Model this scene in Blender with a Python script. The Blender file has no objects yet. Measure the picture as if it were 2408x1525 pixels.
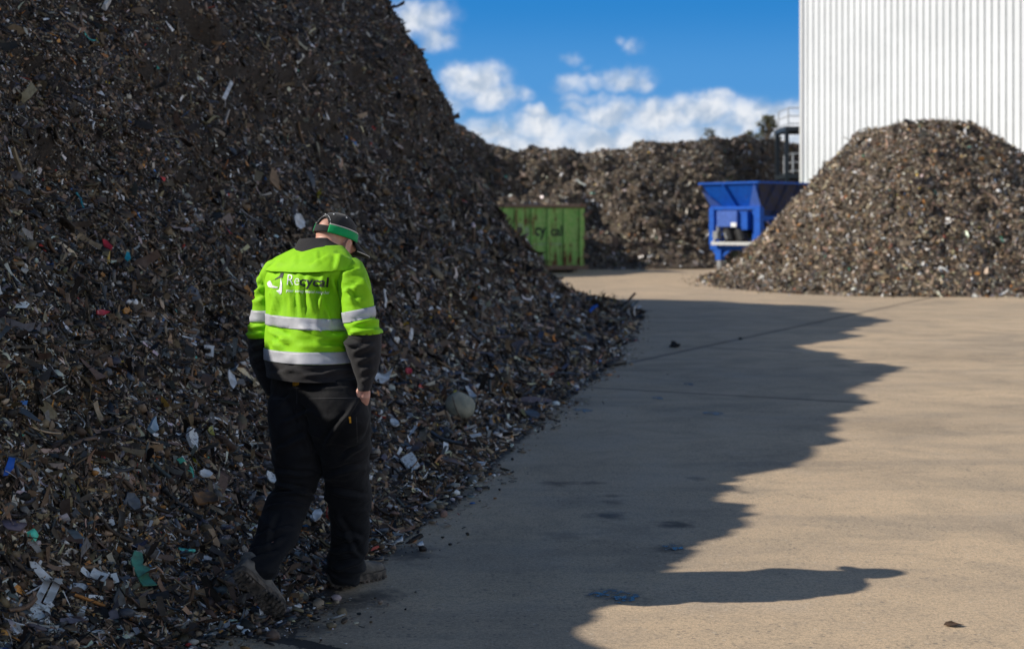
import bpy, bmesh, math, random
import numpy as np
from mathutils import Vector, Matrix
from mathutils.bvhtree import BVHTree

random.seed(5)
rng = np.random.default_rng(11)
SC = bpy.context.scene
COL = SC.collection
R = math.radians

# ------------------------------------------------------------------ camera numbers
F, HZ, CX, CAMZ = 3344.0, 535.0, 1204.0, 1.65


def at(px, py, Y):
    return Vector(((px - CX) / F * Y, Y, CAMZ + (HZ - py) / F * Y))


def gp(px, py):
    Y = CAMZ * F / (py - HZ)
    return Vector(((px - CX) / F * Y, Y, 0))


SUN_AZ = R(9.0)     # light travels +x, slightly +y
SUN_EL = R(32.6)

# ------------------------------------------------------------------ tagging


def tag(o, label=None, cat=None, group=None, kind=None):
    if label: o['label'] = label
    if cat: o['category'] = cat
    if group: o['group'] = group
    if kind: o['kind'] = kind
    return o


def link(name, me, mat=None, parent=None, smooth=False):
    o = bpy.data.objects.new(name, me)
    COL.objects.link(o)
    if mat is not None:
        for m in (mat if isinstance(mat, (list, tuple)) else [mat]):
            me.materials.append(m)
    if parent is not None:
        o.parent = parent
    if smooth:
        me.polygons.foreach_set('use_smooth', np.ones(len(me.polygons), dtype=bool))
    return o


def obj(name, bm, mat=None, parent=None, smooth=False):
    me = bpy.data.meshes.new(name)
    bm.normal_update()
    bm.to_mesh(me)
    bm.free()
    return link(name, me, mat, parent, smooth)


def empty(name, loc=(0, 0, 0)):
    o = bpy.data.objects.new(name, None)
    COL.objects.link(o)
    o.location = loc
    o.empty_display_size = 0.1
    return o


# ------------------------------------------------------------------ numpy noise


def _hash(ix, iy, iz, seed):
    h = (ix * 374761393 + iy * 668265263 + iz * 2147483647 + seed * 1274126177) & 0xFFFFFFFF
    h = ((h ^ (h >> 13)) * 1274126177) & 0xFFFFFFFF
    h = (h ^ (h >> 16)) & 0xFFFFFFFF
    return h / 4294967295.0


def vnoise(P, scale=1.0, seed=0):
    P = np.asarray(P, dtype=np.float64) * scale
    i = np.floor(P).astype(np.int64)
    f = P - i
    f = f * f * (3 - 2 * f)
    out = 0
    for dx in (0, 1):
        wx = f[..., 0] if dx else 1 - f[..., 0]
        for dy in (0, 1):
            wy = f[..., 1] if dy else 1 - f[..., 1]
            for dz in (0, 1):
                wz = f[..., 2] if dz else 1 - f[..., 2]
                out = out + wx * wy * wz * _hash(i[..., 0] + dx, i[..., 1] + dy, i[..., 2] + dz, seed)
    return out * 2 - 1


def fbm(P, scale=1.0, octv=4, seed=0, gain=.5):
    a, s, o = 1.0, 0.0, 0.0
    for k in range(octv):
        o = o + a * vnoise(P, scale * 2.03 ** k, seed + 17 * k)
        s += a
        a *= gain
    return o / s


# ------------------------------------------------------------------ materials


def new_mat(name):
    m = bpy.data.materials.new(name)
    m.use_nodes = True
    nt = m.node_tree
    b = nt.nodes['Principled BSDF']
    return m, nt, b


def N(nt, t, **kw):
    n = nt.nodes.new(t)
    for k, v in kw.items():
        setattr(n, k, v)
    return n


def setin(n, **kw):
    for k, v in kw.items():
        n.inputs[k.replace('_', ' ')].default_value = v


def M(nt, op, a, b=None, clamp=False):
    n = N(nt, 'ShaderNodeMath', operation=op, use_clamp=clamp)
    for i, v in enumerate((a, b)):
        if v is None: continue
        if isinstance(v, (int, float)): n.inputs[i].default_value = v
        else: nt.links.new(v, n.inputs[i])
    return n.outputs[0]


def MR(nt, v, a, b, c=0.0, d=1.0, smooth=True):
    n = N(nt, 'ShaderNodeMapRange')
    n.interpolation_type = 'SMOOTHSTEP' if smooth else 'LINEAR'
    nt.links.new(v, n.inputs[0])
    for i, x in enumerate((a, b, c, d)):
        n.inputs[i + 1].default_value = x
    return n.outputs[0]


def MIX(nt, fac, a, b, blend='MIX'):
    n = N(nt, 'ShaderNodeMix', data_type='RGBA', blend_type=blend)
    for i, v in ((0, fac), (6, a), (7, b)):
        if isinstance(v, (int, float)): n.inputs[i].default_value = v
        elif isinstance(v, tuple): n.inputs[i].default_value = (*v[:3], 1)
        else: nt.links.new(v, n.inputs[i])
    return n.outputs[2]


def noise_tex(nt, scale, detail=4, rough=.55, vec=None, dist=0.0):
    n = N(nt, 'ShaderNodeTexNoise')
    setin(n, Scale=scale, Detail=detail, Roughness=rough, Distortion=dist)
    if vec is not None: nt.links.new(vec, n.inputs['Vector'])
    return n.outputs['Fac']


def objcoord(nt, scale=(1, 1, 1)):
    t = N(nt, 'ShaderNodeTexCoord')
    if scale == (1, 1, 1): return t.outputs['Object']
    mp = N(nt, 'ShaderNodeMapping')
    mp.inputs['Scale'].default_value = scale
    nt.links.new(t.outputs['Object'], mp.inputs['Vector'])
    return mp.outputs['Vector']


def bump(nt, b, h, strength=.3, dist=.01):
    n = N(nt, 'ShaderNodeBump')
    setin(n, Strength=strength, Distance=dist)
    nt.links.new(h, n.inputs['Height'])
    nt.links.new(n.outputs[0], b.inputs['Normal'])


def simple_mat(name, col, rough=.6, var=.25, nscale=12, metal=0.0, bmp=0.0, bscale=60, spec=.5, col2=None, lo=.35, hi=.65, detail=5):
    m, nt, b = new_mat(name)
    v = objcoord(nt)
    f = noise_tex(nt, nscale, detail, .6, v)
    c2 = col2 if col2 else tuple(c * (1 - var) for c in col)
    c = MIX(nt, MR(nt, f, lo, hi), tuple(col), c2)
    nt.links.new(c, b.inputs['Base Color'])
    setin(b, Roughness=rough, Metallic=metal)
    b.inputs['Specular IOR Level'].default_value = spec
    if bmp:
        bump(nt, b, noise_tex(nt, bscale, 4, .6, v), bmp, .01)
    return m


def shred_mat(name, rough_lo=.35, rough_hi=.8, spec=.5, dirt=.5):
    """colour of each shred comes from a colour attribute, dirtied by noise"""
    m, nt, b = new_mat(name)
    a = N(nt, 'ShaderNodeAttribute', attribute_name='tint')
    v = objcoord(nt)
    f = noise_tex(nt, 45, 4, .65, v)
    dirty = MIX(nt, 1.0, a.outputs['Color'], (.42, .37, .32), 'MULTIPLY')
    c = MIX(nt, M(nt, 'MULTIPLY', MR(nt, f, .42, .68), dirt), a.outputs['Color'], dirty)
    nt.links.new(c, b.inputs['Base Color'])
    nt.links.new(MR(nt, noise_tex(nt, 20, 2, .5, v), .3, .7, rough_lo, rough_hi), b.inputs['Roughness'])
    b.inputs['Specular IOR Level'].default_value = spec
    return m


# ------------------------------------------------------------------ mesh helpers


def add_box(bm, c, s, rot=None, taper=None):
    """box at centre c, size s; rot = 3x3; taper=(tx,ty) scales the top"""
    vs = []
    for z in (-.5, .5):
        for x, y in ((-.5, -.5), (.5, -.5), (.5, .5), (-.5, .5)):
            tx, ty = taper if (taper and z > 0) else (1, 1)
            p = Vector((x * s[0] * tx, y * s[1] * ty, z * s[2]))
            if rot is not None: p = rot @ p
            vs.append(bm.verts.new(p + Vector(c)))
    for f in ((3, 2, 1, 0), (4, 5, 6, 7), (0, 1, 5, 4), (1, 2, 6, 5), (2, 3, 7, 6), (3, 0, 4, 7)):
        bm.faces.new([vs[i] for i in f])


def bevel_all(bm, w, seg=1):
    bmesh.ops.bevel(bm, geom=bm.edges[:], offset=w, segments=seg, affect='EDGES', clamp_overlap=True)


def add_beam(bm, a, b, w, h=None, up=Vector((0, 0, 1))):
    a, b = Vector(a), Vector(b)
    h = h or w
    d = (b - a)
    L = d.length
    d.normalize()
    s = d.cross(up)
    if s.length < 1e-3: s = d.cross(Vector((1, 0, 0)))
    s.normalize()
    u = s.cross(d)
    rot = Matrix((s, d, u)).transposed()
    add_box(bm, (a + b) / 2, (w, L, h), rot)


def add_tube(bm, pts, rad, n=8, caps=True):
    pts = [Vector(p) for p in pts]
    if not isinstance(rad, (list, tuple)): rad = [rad] * len(pts)
    rings = []
    ref = None
    for i, p in enumerate(pts):
        d = (pts[min(i + 1, len(pts) - 1)] - pts[max(i - 1, 0)]).normalized()
        if ref is None:
            ref = d.orthogonal().normalized()
        s = (ref - d * ref.dot(d)).normalized()
        ref = s
        t = d.cross(s)
        rings.append([bm.verts.new(p + (s * math.cos(a) + t * math.sin(a)) * rad[i]) for a in [2 * math.pi * k / n for k in range(n)]])
    for i in range(len(rings) - 1):
        for k in range(n):
            bm.faces.new((rings[i][k], rings[i][(k + 1) % n], rings[i + 1][(k + 1) % n], rings[i + 1][k]))
    if caps:
        bm.faces.new(rings[0][::-1])
        bm.faces.new(rings[-1])


def add_ellipsoid(bm, c, r, rot=None, seg=20, rings=14):
    ret = bmesh.ops.create_uvsphere(bm, u_segments=seg, v_segments=rings, radius=1.0)
    for v in ret['verts']:
        p = Vector((v.co.x * r[0], v.co.y * r[1], v.co.z * r[2]))
        if rot is not None: p = rot @ p
        v.co = p + Vector(c)


def add_grid(bm, V, close=True, cap0=True, cap1=True):
    n, k = V.shape[0], V.shape[1]
    vs = [[bm.verts.new(V[i, j]) for j in range(k)] for i in range(n)]
    for i in range(n - 1):
        for j in range(k if close else k - 1):
            bm.faces.new((vs[i][j], vs[i][(j + 1) % k], vs[i + 1][(j + 1) % k], vs[i + 1][j]))
    if cap0: bm.faces.new(vs[0][::-1])
    if cap1: bm.faces.new(vs[-1])
    bmesh.ops.recalc_face_normals(bm, faces=list({f for r in vs for v in r for f in v.link_faces}))


def catmull(A, m):
    """resample rows of A (n,d) to m rows"""
    A = np.asarray(A, float)
    n = len(A)
    t = np.linspace(0, n - 1, m)
    i = np.clip(np.floor(t).astype(int), 0, n - 2)
    f = (t - i)[:, None]
    p0 = A[np.clip(i - 1, 0, n - 1)]
    p1 = A[i]
    p2 = A[i + 1]
    p3 = A[np.clip(i + 2, 0, n - 1)]
    return .5 * ((2 * p1) + (-p0 + p2) * f + (2 * p0 - 5 * p1 + 4 * p2 - p3) * f ** 2 + (-p0 + 3 * p1 - 3 * p2 + p3) * f ** 3)


TH = R(46)


def ring_loft(secs, n=48, dz=.012, theta=0.0, power=2.2):
    """horizontal rings: (py, xl, xr, Y, half depth). returns grid top->bottom"""
    rows = []
    for py, xl, xr, Y, b in secs:
        a = at(xl, py, Y)
        c = at(xr, py, Y)
        rows.append(((a.x + c.x) / 2, Y, a.z, abs(c.x - a.x) / 2, b))
    rows = np.array(rows)
    L = np.abs(np.diff(rows[:, 2])).sum()
    m = max(4, int(L / dz))
    rr = catmull(rows, m)
    ang = np.linspace(0, 2 * math.pi, n, endpoint=False)
    ca, sa = np.cos(ang), np.sin(ang)
    ca = np.sign(ca) * np.abs(ca) ** (2 / power)
    sa = np.sign(sa) * np.abs(sa) ** (2 / power)
    V = np.zeros((m, n, 3))
    ct, st = math.cos(theta), math.sin(theta)
    for i, (x, y, z, w, b) in enumerate(rr):
        if theta:
            a = math.sqrt(max(w * w - (b * st) ** 2, (w * .5) ** 2)) / ct
        else:
            a = w
        V[i, :, 0] = x + a * ca * ct + b * sa * st
        V[i, :, 1] = y - a * ca * st + b * sa * ct
        V[i, :, 2] = z
    return V


def grid_normals(V):
    du = np.roll(V, -1, 1) - np.roll(V, 1, 1)
    dv = np.gradient(V, axis=0)
    nn = np.cross(du, dv)
    nn /= np.linalg.norm(nn, axis=2, keepdims=True) + 1e-9
    c = V.mean(axis=1, keepdims=True)
    s = np.sign(((V - c) * nn).sum(axis=2, keepdims=True).mean())
    return nn * s


def remesh_bm(bm, voxel, smooth=4, name='tmp'):
    me = bpy.data.meshes.new(name)
    bm.to_mesh(me)
    bm.free()
    o = bpy.data.objects.new(name, me)
    COL.objects.link(o)
    md = o.modifiers.new('r', 'REMESH')
    md.mode = 'VOXEL'
    md.voxel_size = voxel
    if smooth:
        ms = o.modifiers.new('s', 'SMOOTH')
        ms.iterations = smooth
        ms.factor = .5
    dg = bpy.context.evaluated_depsgraph_get()
    me2 = bpy.data.meshes.new_from_object(o.evaluated_get(dg))
    bpy.data.objects.remove(o)
    out = bmesh.new()
    out.from_mesh(me2)
    bpy.data.meshes.remove(me2)
    return out


def bm_coords(bm):
    return np.array([v.co[:] for v in bm.verts])


def displace_bm(bm, fn):
    bm.normal_update()
    P = bm_coords(bm)
    Nn = np.array([v.normal[:] for v in bm.verts])
    d = fn(P, Nn)
    for v, dd in zip(bm.verts, d):
        v.co += v.normal * float(dd)


def cut_copy(bm, planes, push=0.0):
    """copy of bm cut by planes [(co, no)]: what lies on the normal's side goes"""
    o = bm.copy()
    for co, no in planes:
        bmesh.ops.bisect_plane(o, geom=o.verts[:] + o.edges[:] + o.faces[:], plane_co=co, plane_no=no, clear_outer=True)
    if push:
        o.normal_update()
        for v in o.verts:
            v.co += v.normal * push
    return o


# ------------------------------------------------------------------ world


def build_world():
    w = bpy.data.worlds.new('World')
    SC.world = w
    w.use_nodes = True
    nt = w.node_tree
    bg = nt.nodes['Background']
    sky = N(nt, 'ShaderNodeTexSky')
    sky.sky_type = 'NISHITA'
    sky.sun_disc = False
    sky.sun_elevation = SUN_EL
    sky.sun_rotation = math.atan2(-math.cos(SUN_AZ), -math.sin(SUN_AZ))
    sky.air_density = 1.0
    sky.dust_density = .4
    sky.ozone_density = 1.6
    hs = N(nt, 'ShaderNodeHueSaturation')
    setin(hs, Saturation=SKY_SAT, Value=SKY_VAL, Hue=.503)
    nt.links.new(sky.outputs[0], hs.inputs['Color'])
    tc = N(nt, 'ShaderNodeTexCoord')
    sep = N(nt, 'ShaderNodeSeparateXYZ')
    nt.links.new(tc.outputs['Generated'], sep.inputs[0])
    # clear cold-front air: the blue stays deep almost down to the horizon
    rmp = N(nt, 'ShaderNodeValToRGB')
    rmp.color_ramp.interpolation = 'EASE'
    els = rmp.color_ramp.elements
    for i, (p, c) in enumerate(((0.0, (.34, .56, .82)), (.055, (.17, .42, .78)), (.10, (.075, .325, .75)), (.16, (.022, .245, .67)), (.30, (.02, .15, .5)))):
        e = els[i] if i < 2 else els.new(p)
        e.position = p
        e.color = (*c, 1)
    nt.links.new(sep.outputs[2], rmp.inputs[0])
    scl = N(nt, 'ShaderNodeVectorMath', operation='SCALE')
    nt.links.new(rmp.outputs[0], scl.inputs[0])
    scl.inputs['Scale'].default_value = .97 / SKY_STR
    skyc = MIX(nt, MR(nt, sep.outputs[2], .16, .42, .9, 0.0), hs.outputs[0], scl.outputs[0])
    # unseen broken cloud, added over the rest of the sky as soft fill
    ov = noise_tex(nt, 2.6, 6, .6, tc.outputs['Generated'])
    ovm = M(nt, 'MULTIPLY', MR(nt, ov, .44, .62), M(nt, 'MULTIPLY', MR(nt, sep.outputs[1], .86, .6), MR(nt, sep.outputs[2], .85, .35)))
    ovc = MIX(nt, MR(nt, ov, .5, .7), CLOUD_D, CLOUD_L)
    skyc = MIX(nt, M(nt, 'MULTIPLY', ovm, .75), skyc, ovc)
    # unseen bright cloud bank, added low right and behind to lighten the shaded heap
    side_ = M(nt, 'MULTIPLY', MR(nt, sep.outputs[0], -.25, .45), M(nt, 'MULTIPLY', MR(nt, sep.outputs[1], .84, .55), MR(nt, sep.outputs[2], .62, .30)))
    side_ = M(nt, 'MULTIPLY', side_, MR(nt, ov, .34, .52))
    skyc = MIX(nt, M(nt, 'MULTIPLY', side_, .9), skyc, (12.5, 14.3, 17.0))
    y = M(nt, 'MAXIMUM', sep.outputs[1], .05)
    u = M(nt, 'DIVIDE', sep.outputs[0], y)
    v = M(nt, 'DIVIDE', sep.outputs[2], y)
    cmb = N(nt, 'ShaderNodeCombineXYZ')
    nt.links.new(u, cmb.inputs[0])
    nt.links.new(v, cmb.inputs[1])
    P = cmb.outputs[0]
    # warp the direction a little so that outlines billow
    blobs = [  # centre and half axes in 1/100 of the tangent of the direction, strength
        (-6.3, 14.6, 2.7, 1.7, .85), (-5.4, 13.2, 1.9, 1.1, .7), (-7.6, 15.4, 1.5, .9, .6), (-4.9, 14.4, 1.0, 1.2, .5),
        (-2.6, 10.3, 2.8, 1.5, 1.0), (-1.3, 9.2, 2.3, 1.2, .9), (-3.6, 10.9, 1.5, .9, .9), (-3.9, 8.9, 1.3, 1.3, .55), (.5, 9.2, 1.2, .9, .55),
        (4.2, 11.9, 1.3, .55, .42), (5.3, 11.3, .7, .45, .34), (8.4, 12.7, 1.3, .75, .46), (7.6, 13.1, .6, .4, .38),
        (4.4, 10.2, 1.9, .9, .6), (8.0, 10.4, 2.3, 1.1, .68), (6.2, 10.3, 1.7, .75, .55), (9.4, 10.1, 1.0, .8, .52), (5.2, 9.2, 2.4, .6, .5),
        (-1.4, 6.8, 2.7, 1.3, .8), (2.0, 7.1, 2.4, 1.3, 1.0), (1.7, 8.0, 1.2, .65, 1.0), (4.2, 6.2, 4.0, 1.6, .85), (7.0, 8.0, 3.0, 1.3, .9), (4.5, 8.6, 1.4, .6, .5),
        (10.3, 7.6, 3.0, 1.6, 1.0), (13.5, 8.2, 3.4, 1.4, 1.0), (14.3, 9.1, 1.6, .75, .75), (16.6, 7.7, 3.0, 1.5, 1.0), (19.0, 7.2, 3.2, 1.6, 1.0), (9.0, 5.6, 9.0, 2.0, 1.0), (13, 5.5, 7.0, 2.2, 1.0),
        (3.0, 5.3, 10.0, 2.1, 1.0), (20, 6.2, 4.0, 1.6, .9), (25, 7.5, 4, 2, .9), (-14, 9, 5, 2.5, .9), (-26, 14, 8, 3, .9), (40, 14, 10, 4, .9), (-50, 9, 16, 4, .9), (60, 10, 14, 4, .9),
    ]
    warp = N(nt, 'ShaderNodeTexNoise')
    setin(warp, Scale=44.0, Detail=4.0, Roughness=.55)
    nt.links.new(P, warp.inputs['Vector'])
    wv = N(nt, 'ShaderNodeVectorMath', operation='SUBTRACT')
    nt.links.new(warp.outputs['Color'], wv.inputs[0])
    wv.inputs[1].default_value = (.5, .5, .5)
    ws = N(nt, 'ShaderNodeVectorMath', operation='SCALE')
    nt.links.new(wv.outputs[0], ws.inputs[0])
    ws.inputs['Scale'].default_value = .019
    Pw = N(nt, 'ShaderNodeVectorMath', operation='ADD')
    nt.links.new(P, Pw.inputs[0])
    nt.links.new(ws.outputs[0], Pw.inputs[1])
    dens = None
    for (x, z, a, b, s) in blobs:
        sb = N(nt, 'ShaderNodeVectorMath', operation='SUBTRACT')
        nt.links.new(Pw.outputs[0], sb.inputs[0])
        sb.inputs[1].default_value = (x / 100, z / 100, 0)
        ml = N(nt, 'ShaderNodeVectorMath', operation='MULTIPLY')
        nt.links.new(sb.outputs[0], ml.inputs[0])
        ml.inputs[1].default_value = (100 / a, 100 / b, 0)
        ln = N(nt, 'ShaderNodeVectorMath', operation='LENGTH')
        nt.links.new(ml.outputs[0], ln.inputs[0])
        d = MR(nt, ln.outputs['Value'], 1.5, .05, 0, s)
        dens = d if dens is None else M(nt, 'MAXIMUM', dens, d)
    n1 = noise_tex(nt, 58, 6, .58, P)
    n1b = noise_tex(nt, 30, 5, .55, Pw.outputs[0])
    cover = M(nt, 'ADD', dens, M(nt, 'MULTIPLY', M(nt, 'SUBTRACT', n1, .5), 1.15))
    cover = M(nt, 'MULTIPLY', MR(nt, cover, .0, 1.05), MR(nt, dens, .0, .5))
    # light and grey inside the clouds: tops bright, bases blue grey
    off = N(nt, 'ShaderNodeVectorMath', operation='ADD')
    nt.links.new(Pw.outputs[0], off.inputs[0])
    off.inputs[1].default_value = (.004, -.007, 0)
    n2 = noise_tex(nt, 30, 5, .55, off.outputs[0])
    lit = M(nt, 'SUBTRACT', n1b, n2)
    lit = MR(nt, lit, -.13, .09)
    ccol = MIX(nt, lit, CLOUD_D, CLOUD_L)
    cloudy = MIX(nt, M(nt, 'MULTIPLY', cover, .97), skyc, ccol)
    nt.links.new(cloudy, bg.inputs['Color'])
    bg.inputs['Strength'].default_value = SKY_STR


SKY_STR = .062
SKY_SAT = 1.45
SKY_VAL = 1.0
CLOUD_L = (13.8, 14.2, 14.9)
CLOUD_D = (7.4, 8.9, 11.0)
SUN_STR = 5.0
build_world()

sun = bpy.data.lights.new('sun', 'SUN')
sun.energy = SUN_STR
sun.angle = R(.55)
sun.color = (1.0, .93, .82)
so = bpy.data.objects.new('sun', sun)
COL.objects.link(so)
sd = Vector((math.cos(SUN_EL) * math.cos(SUN_AZ), math.cos(SUN_EL) * math.sin(SUN_AZ), -math.sin(SUN_EL)))
so.rotation_euler = sd.to_track_quat('-Z', 'Y').to_euler()
so.location = (-20, -5, 20)

cam = bpy.data.cameras.new('camera')
co = bpy.data.objects.new('camera', cam)
COL.objects.link(co)
co.location = (0, 0, CAMZ)
co.rotation_euler = (R(90), 0, 0)
cam.sensor_width = 36
cam.lens = 36 * F / 2408
cam.shift_y = -(762.5 - HZ) / 2408
cam.clip_end = 3000
cam.dof.use_dof = True
cam.dof.focus_distance = 6.25
cam.dof.aperture_fstop = 3.0
SC.camera = co
SC.view_settings.view_transform = 'Standard'
SC.view_settings.look = 'None'
SC.view_settings.exposure = 0
SC.cycles.use_denoising = True
SC.cycles.max_bounces = 6

# ------------------------------------------------------------------ ground


def concrete_material():
    m, nt, b = new_mat('yard_concrete')
    v = objcoord(nt)
    big = noise_tex(nt, .35, 5, .6, v)
    med = noise_tex(nt, 1.6, 5, .6, v, .6)
    c = MIX(nt, MR(nt, big, .32, .68), (.71, .53, .345), (.55, .42, .285))
    c = MIX(nt, M(nt, 'MULTIPLY', MR(nt, med, .45, .72), .5), c, (.31, .265, .21))
    # worn arcs where wheels turn: stretched, warped noise
    mp = N(nt, 'ShaderNodeMapping')
    mp.inputs['Rotation'].default_value = (0, 0, R(-55))
    mp.inputs['Scale'].default_value = (.5, 1.7, 1)
    nt.links.new(v, mp.inputs['Vector'])
    sw = noise_tex(nt, .8, 4, .55, mp.outputs[0], 1.2)
    c = MIX(nt, M(nt, 'MULTIPLY', MR(nt, sw, .46, .66), .36), c, (.27, .235, .195))
    # pale scuffed bloom
    c = MIX(nt, M(nt, 'MULTIPLY', MR(nt, noise_tex(nt, .9, 6, .65, v), .55, .75), .35), c, (.62, .54, .44))
    # aggregate specks
    vo = N(nt, 'ShaderNodeTexVoronoi')
    setin(vo, Scale=40.0, Randomness=1.0)
    nt.links.new(v, vo.inputs['Vector'])
    pick = N(nt, 'ShaderNodeSeparateColor')
    nt.links.new(vo.outputs['Color'], pick.inputs[0])
    rad = M(nt, 'MULTIPLY', pick.outputs[1], .42)
    spot = M(nt, 'LESS_THAN', vo.outputs['Distance'], rad)
    dark = M(nt, 'MULTIPLY', spot, M(nt, 'LESS_THAN', pick.outputs[0], .36))
    lightS = M(nt, 'MULTIPLY', spot, M(nt, 'GREATER_THAN', pick.outputs[0], .86))
    c = MIX(nt, M(nt, 'MULTIPLY', dark, M(nt, 'MULTIPLY', MR(nt, med, .3, .65), .75)), c, (.11, .11, .11))
    c = MIX(nt, M(nt, 'MULTIPLY', lightS, .4), c, (.7, .62, .5))
    fine = noise_tex(nt, 160, 3, .7, v)
    c = MIX(nt, M(nt, 'MULTIPLY', MR(nt, fine, .46, .66), .62), c, (.22, .18, .135))
    midn = noise_tex(nt, 26, 4, .7, v)
    grit = noise_tex(nt, 62, 3, .75, v)
    c = MIX(nt, M(nt, 'MULTIPLY', MR(nt, grit, .5, .62), .5), c, (.25, .195, .14))
    c = MIX(nt, M(nt, 'MULTIPLY', MR(nt, grit, .44, .34), .35), c, (.80, .64, .44))
    c = MIX(nt, M(nt, 'MULTIPLY', MR(nt, midn, .48, .68), .42), c, (.28, .235, .18))
    c = MIX(nt, M(nt, 'MULTIPLY', MR(nt, noise_tex(nt, 9, 5, .7, v), .5, .7), .3), c, (.27, .23, .18))

    def blot(px, py, rx, ry, k, col):
        nonlocal c
        p = gp(px, py)
        sb = N(nt, 'ShaderNodeVectorMath', operation='SUBTRACT')
        nt.links.new(v, sb.inputs[0])
        sb.inputs[1].default_value = (p.x, p.y, 0)
        ml = N(nt, 'ShaderNodeVectorMath', operation='MULTIPLY')
        nt.links.new(sb.outputs[0], ml.inputs[0])
        ml.inputs[1].default_value = (1 / rx, 1 / ry, 0)
        ln = N(nt, 'ShaderNodeVectorMath', operation='LENGTH')
        nt.links.new(ml.outputs[0], ln.inputs[0])
        e = M(nt, 'ADD', ln.outputs['Value'], M(nt, 'MULTIPLY', M(nt, 'SUBTRACT', stn, .5), 2.4))
        c = MIX(nt, M(nt, 'MULTIPLY', MR(nt, e, 1.25, .1), k), c, col)
    stn = noise_tex(nt, 11, 5, .65, v)
    # black rubber left by turning wheels: thin arcs round a few centres
    for (cx_, cy_, r_, w_, k_) in ((9.5, 16.5, 6.2, .16, .34), (9.5, 16.5, 4.5, .17, .34), (4.5, 34, 7.5, .22, .3), (4.5, 34, 5.6, .22, .3), (7.5, 9.0, 5.0, .12, .26), (7.5, 9.0, 3.5, .12, .26), (14, 26, 7.0, .2, .3), (14, 26, 9.0, .2, .3)):
        sb = N(nt, 'ShaderNodeVectorMath', operation='DISTANCE')
        nt.links.new(v, sb.inputs[0])
        sb.inputs[1].default_value = (cx_, cy_, 0)
        dd_ = M(nt, 'ABSOLUTE', M(nt, 'SUBTRACT', M(nt, 'ADD', sb.outputs['Value'], M(nt, 'MULTIPLY', M(nt, 'SUBTRACT', med, .5), .5)), r_))
        ring = M(nt, 'MULTIPLY', MR(nt, dd_, w_ * 2, w_ * .3), MR(nt, big, .36, .58))
        c = MIX(nt, M(nt, 'MULTIPLY', M(nt, 'MULTIPLY', ring, k_ * .55), MR(nt, stn, .3, .6, .4, 1)), c, (.13, .115, .10))
    oil = (.06, .052, .045)
    for a in [(1430, 1212, .12, .14, .8), (1310, 1136, .14, .1, .7), (1590, 1232, .12, .12, .85), (1580, 1290, .11, .12, .6), (1390, 1135, .1, .08, .6), (1440, 1180, .09, .08, .5),
              (1480, 1250, .25, .3, .25), (1450, 1400, .2, .16, .4), (1320, 1260, .14, .14, .4), (1440, 1165, .1, .06, .6), (960, 1300, .16, .22, .8), (1085, 1160, .1, .2, .6), (1180, 1070, .1, .25, .55),
              (880, 1400, .16, .16, .75), (800, 1420, .18, .15, .8), (1640, 1125, .07, .09, .55), (1350, 940, .2, .2, .5), (700, 1475, .2, .14, .7), (2260, 840, 1.8, .8, .22), (2100, 1000, 1.2, .6, .2), (1900, 1080, .6, .9, .2)]:
        blot(*a, oil)
    # joints cut in the slab
    wob = M(nt, 'MULTIPLY', M(nt, 'SUBTRACT', noise_tex(nt, 7, 4, .6, v), .5), .05)
    edge = noise_tex(nt, 40, 3, .7, v)

    def joint(a, b2, w, k=.85, wobble=1.0):
        nonlocal c
        d = (b2 - a)
        L = d.length
        d.normalize()
        nn = Vector((-d.y, d.x, 0))
        sb = N(nt, 'ShaderNodeVectorMath', operation='SUBTRACT')
        nt.links.new(v, sb.inputs[0])
        sb.inputs[1].default_value = a
        d1 = N(nt, 'ShaderNodeVectorMath', operation='DOT_PRODUCT')
        nt.links.new(sb.outputs[0], d1.inputs[0])
        d1.inputs[1].default_value = nn
        d2 = N(nt, 'ShaderNodeVectorMath', operation='DOT_PRODUCT')
        nt.links.new(sb.outputs[0], d2.inputs[0])
        d2.inputs[1].default_value = d
        dist = M(nt, 'ABSOLUTE', M(nt, 'ADD', d1.outputs['Value'], M(nt, 'MULTIPLY', wob, wobble)))
        ww = M(nt, 'MULTIPLY', M(nt, 'ADD', edge, .5), w)
        mk = M(nt, 'LESS_THAN', dist, ww)
        soft = MR(nt, dist, w * 5, 0, 0, .3)
        rng_ = M(nt, 'MULTIPLY', M(nt, 'GREATER_THAN', d2.outputs['Value'], 0.0), M(nt, 'LESS_THAN', d2.outputs['Value'], L))
        mk = M(nt, 'MULTIPLY', M(nt, 'MAXIMUM', M(nt, 'MULTIPLY', mk, k), soft), rng_)
        c = MIX(nt, mk, c, (.045, .04, .036))
    A = gp(1425, 864.6)
    B = gp(2154, 707)
    dA = (B - A)
    joint(A - dA * .8, B + dA * .25, .028, .8, .6)
    joint(gp(1300, 906), gp(2040, 947), .022, .8, .5)
    joint(gp(1662, 816), gp(1885, 829), .022, .75, .5)
    joint(gp(1380, 803), gp(1662, 816), .012, .4, .5)
    joint(gp(380, 1452), gp(900, 1548), .045, .95, 1.6)
    joint(gp(676, 1506), gp(716, 1437), .016, .9, 2.2)
    nt.links.new(c, b.inputs['Base Color'])
    nt.links.new(MR(nt, med, .3, .7, .62, .85), b.inputs['Roughness'])
    b.inputs['Specular IOR Level'].default_value = .35
    h = M(nt, 'ADD', M(nt, 'MULTIPLY', fine, .5), M(nt, 'MULTIPLY', midn, .6))
    bump(nt, b, h, .35, .006)
    return m


bm = bmesh.new()
bmesh.ops.create_grid(bm, x_segments=8, y_segments=8, size=400)
g = obj('concrete_ground', bm, concrete_material())
tag(g, kind='structure')

# ------------------------------------------------------------------ shred templates


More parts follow.
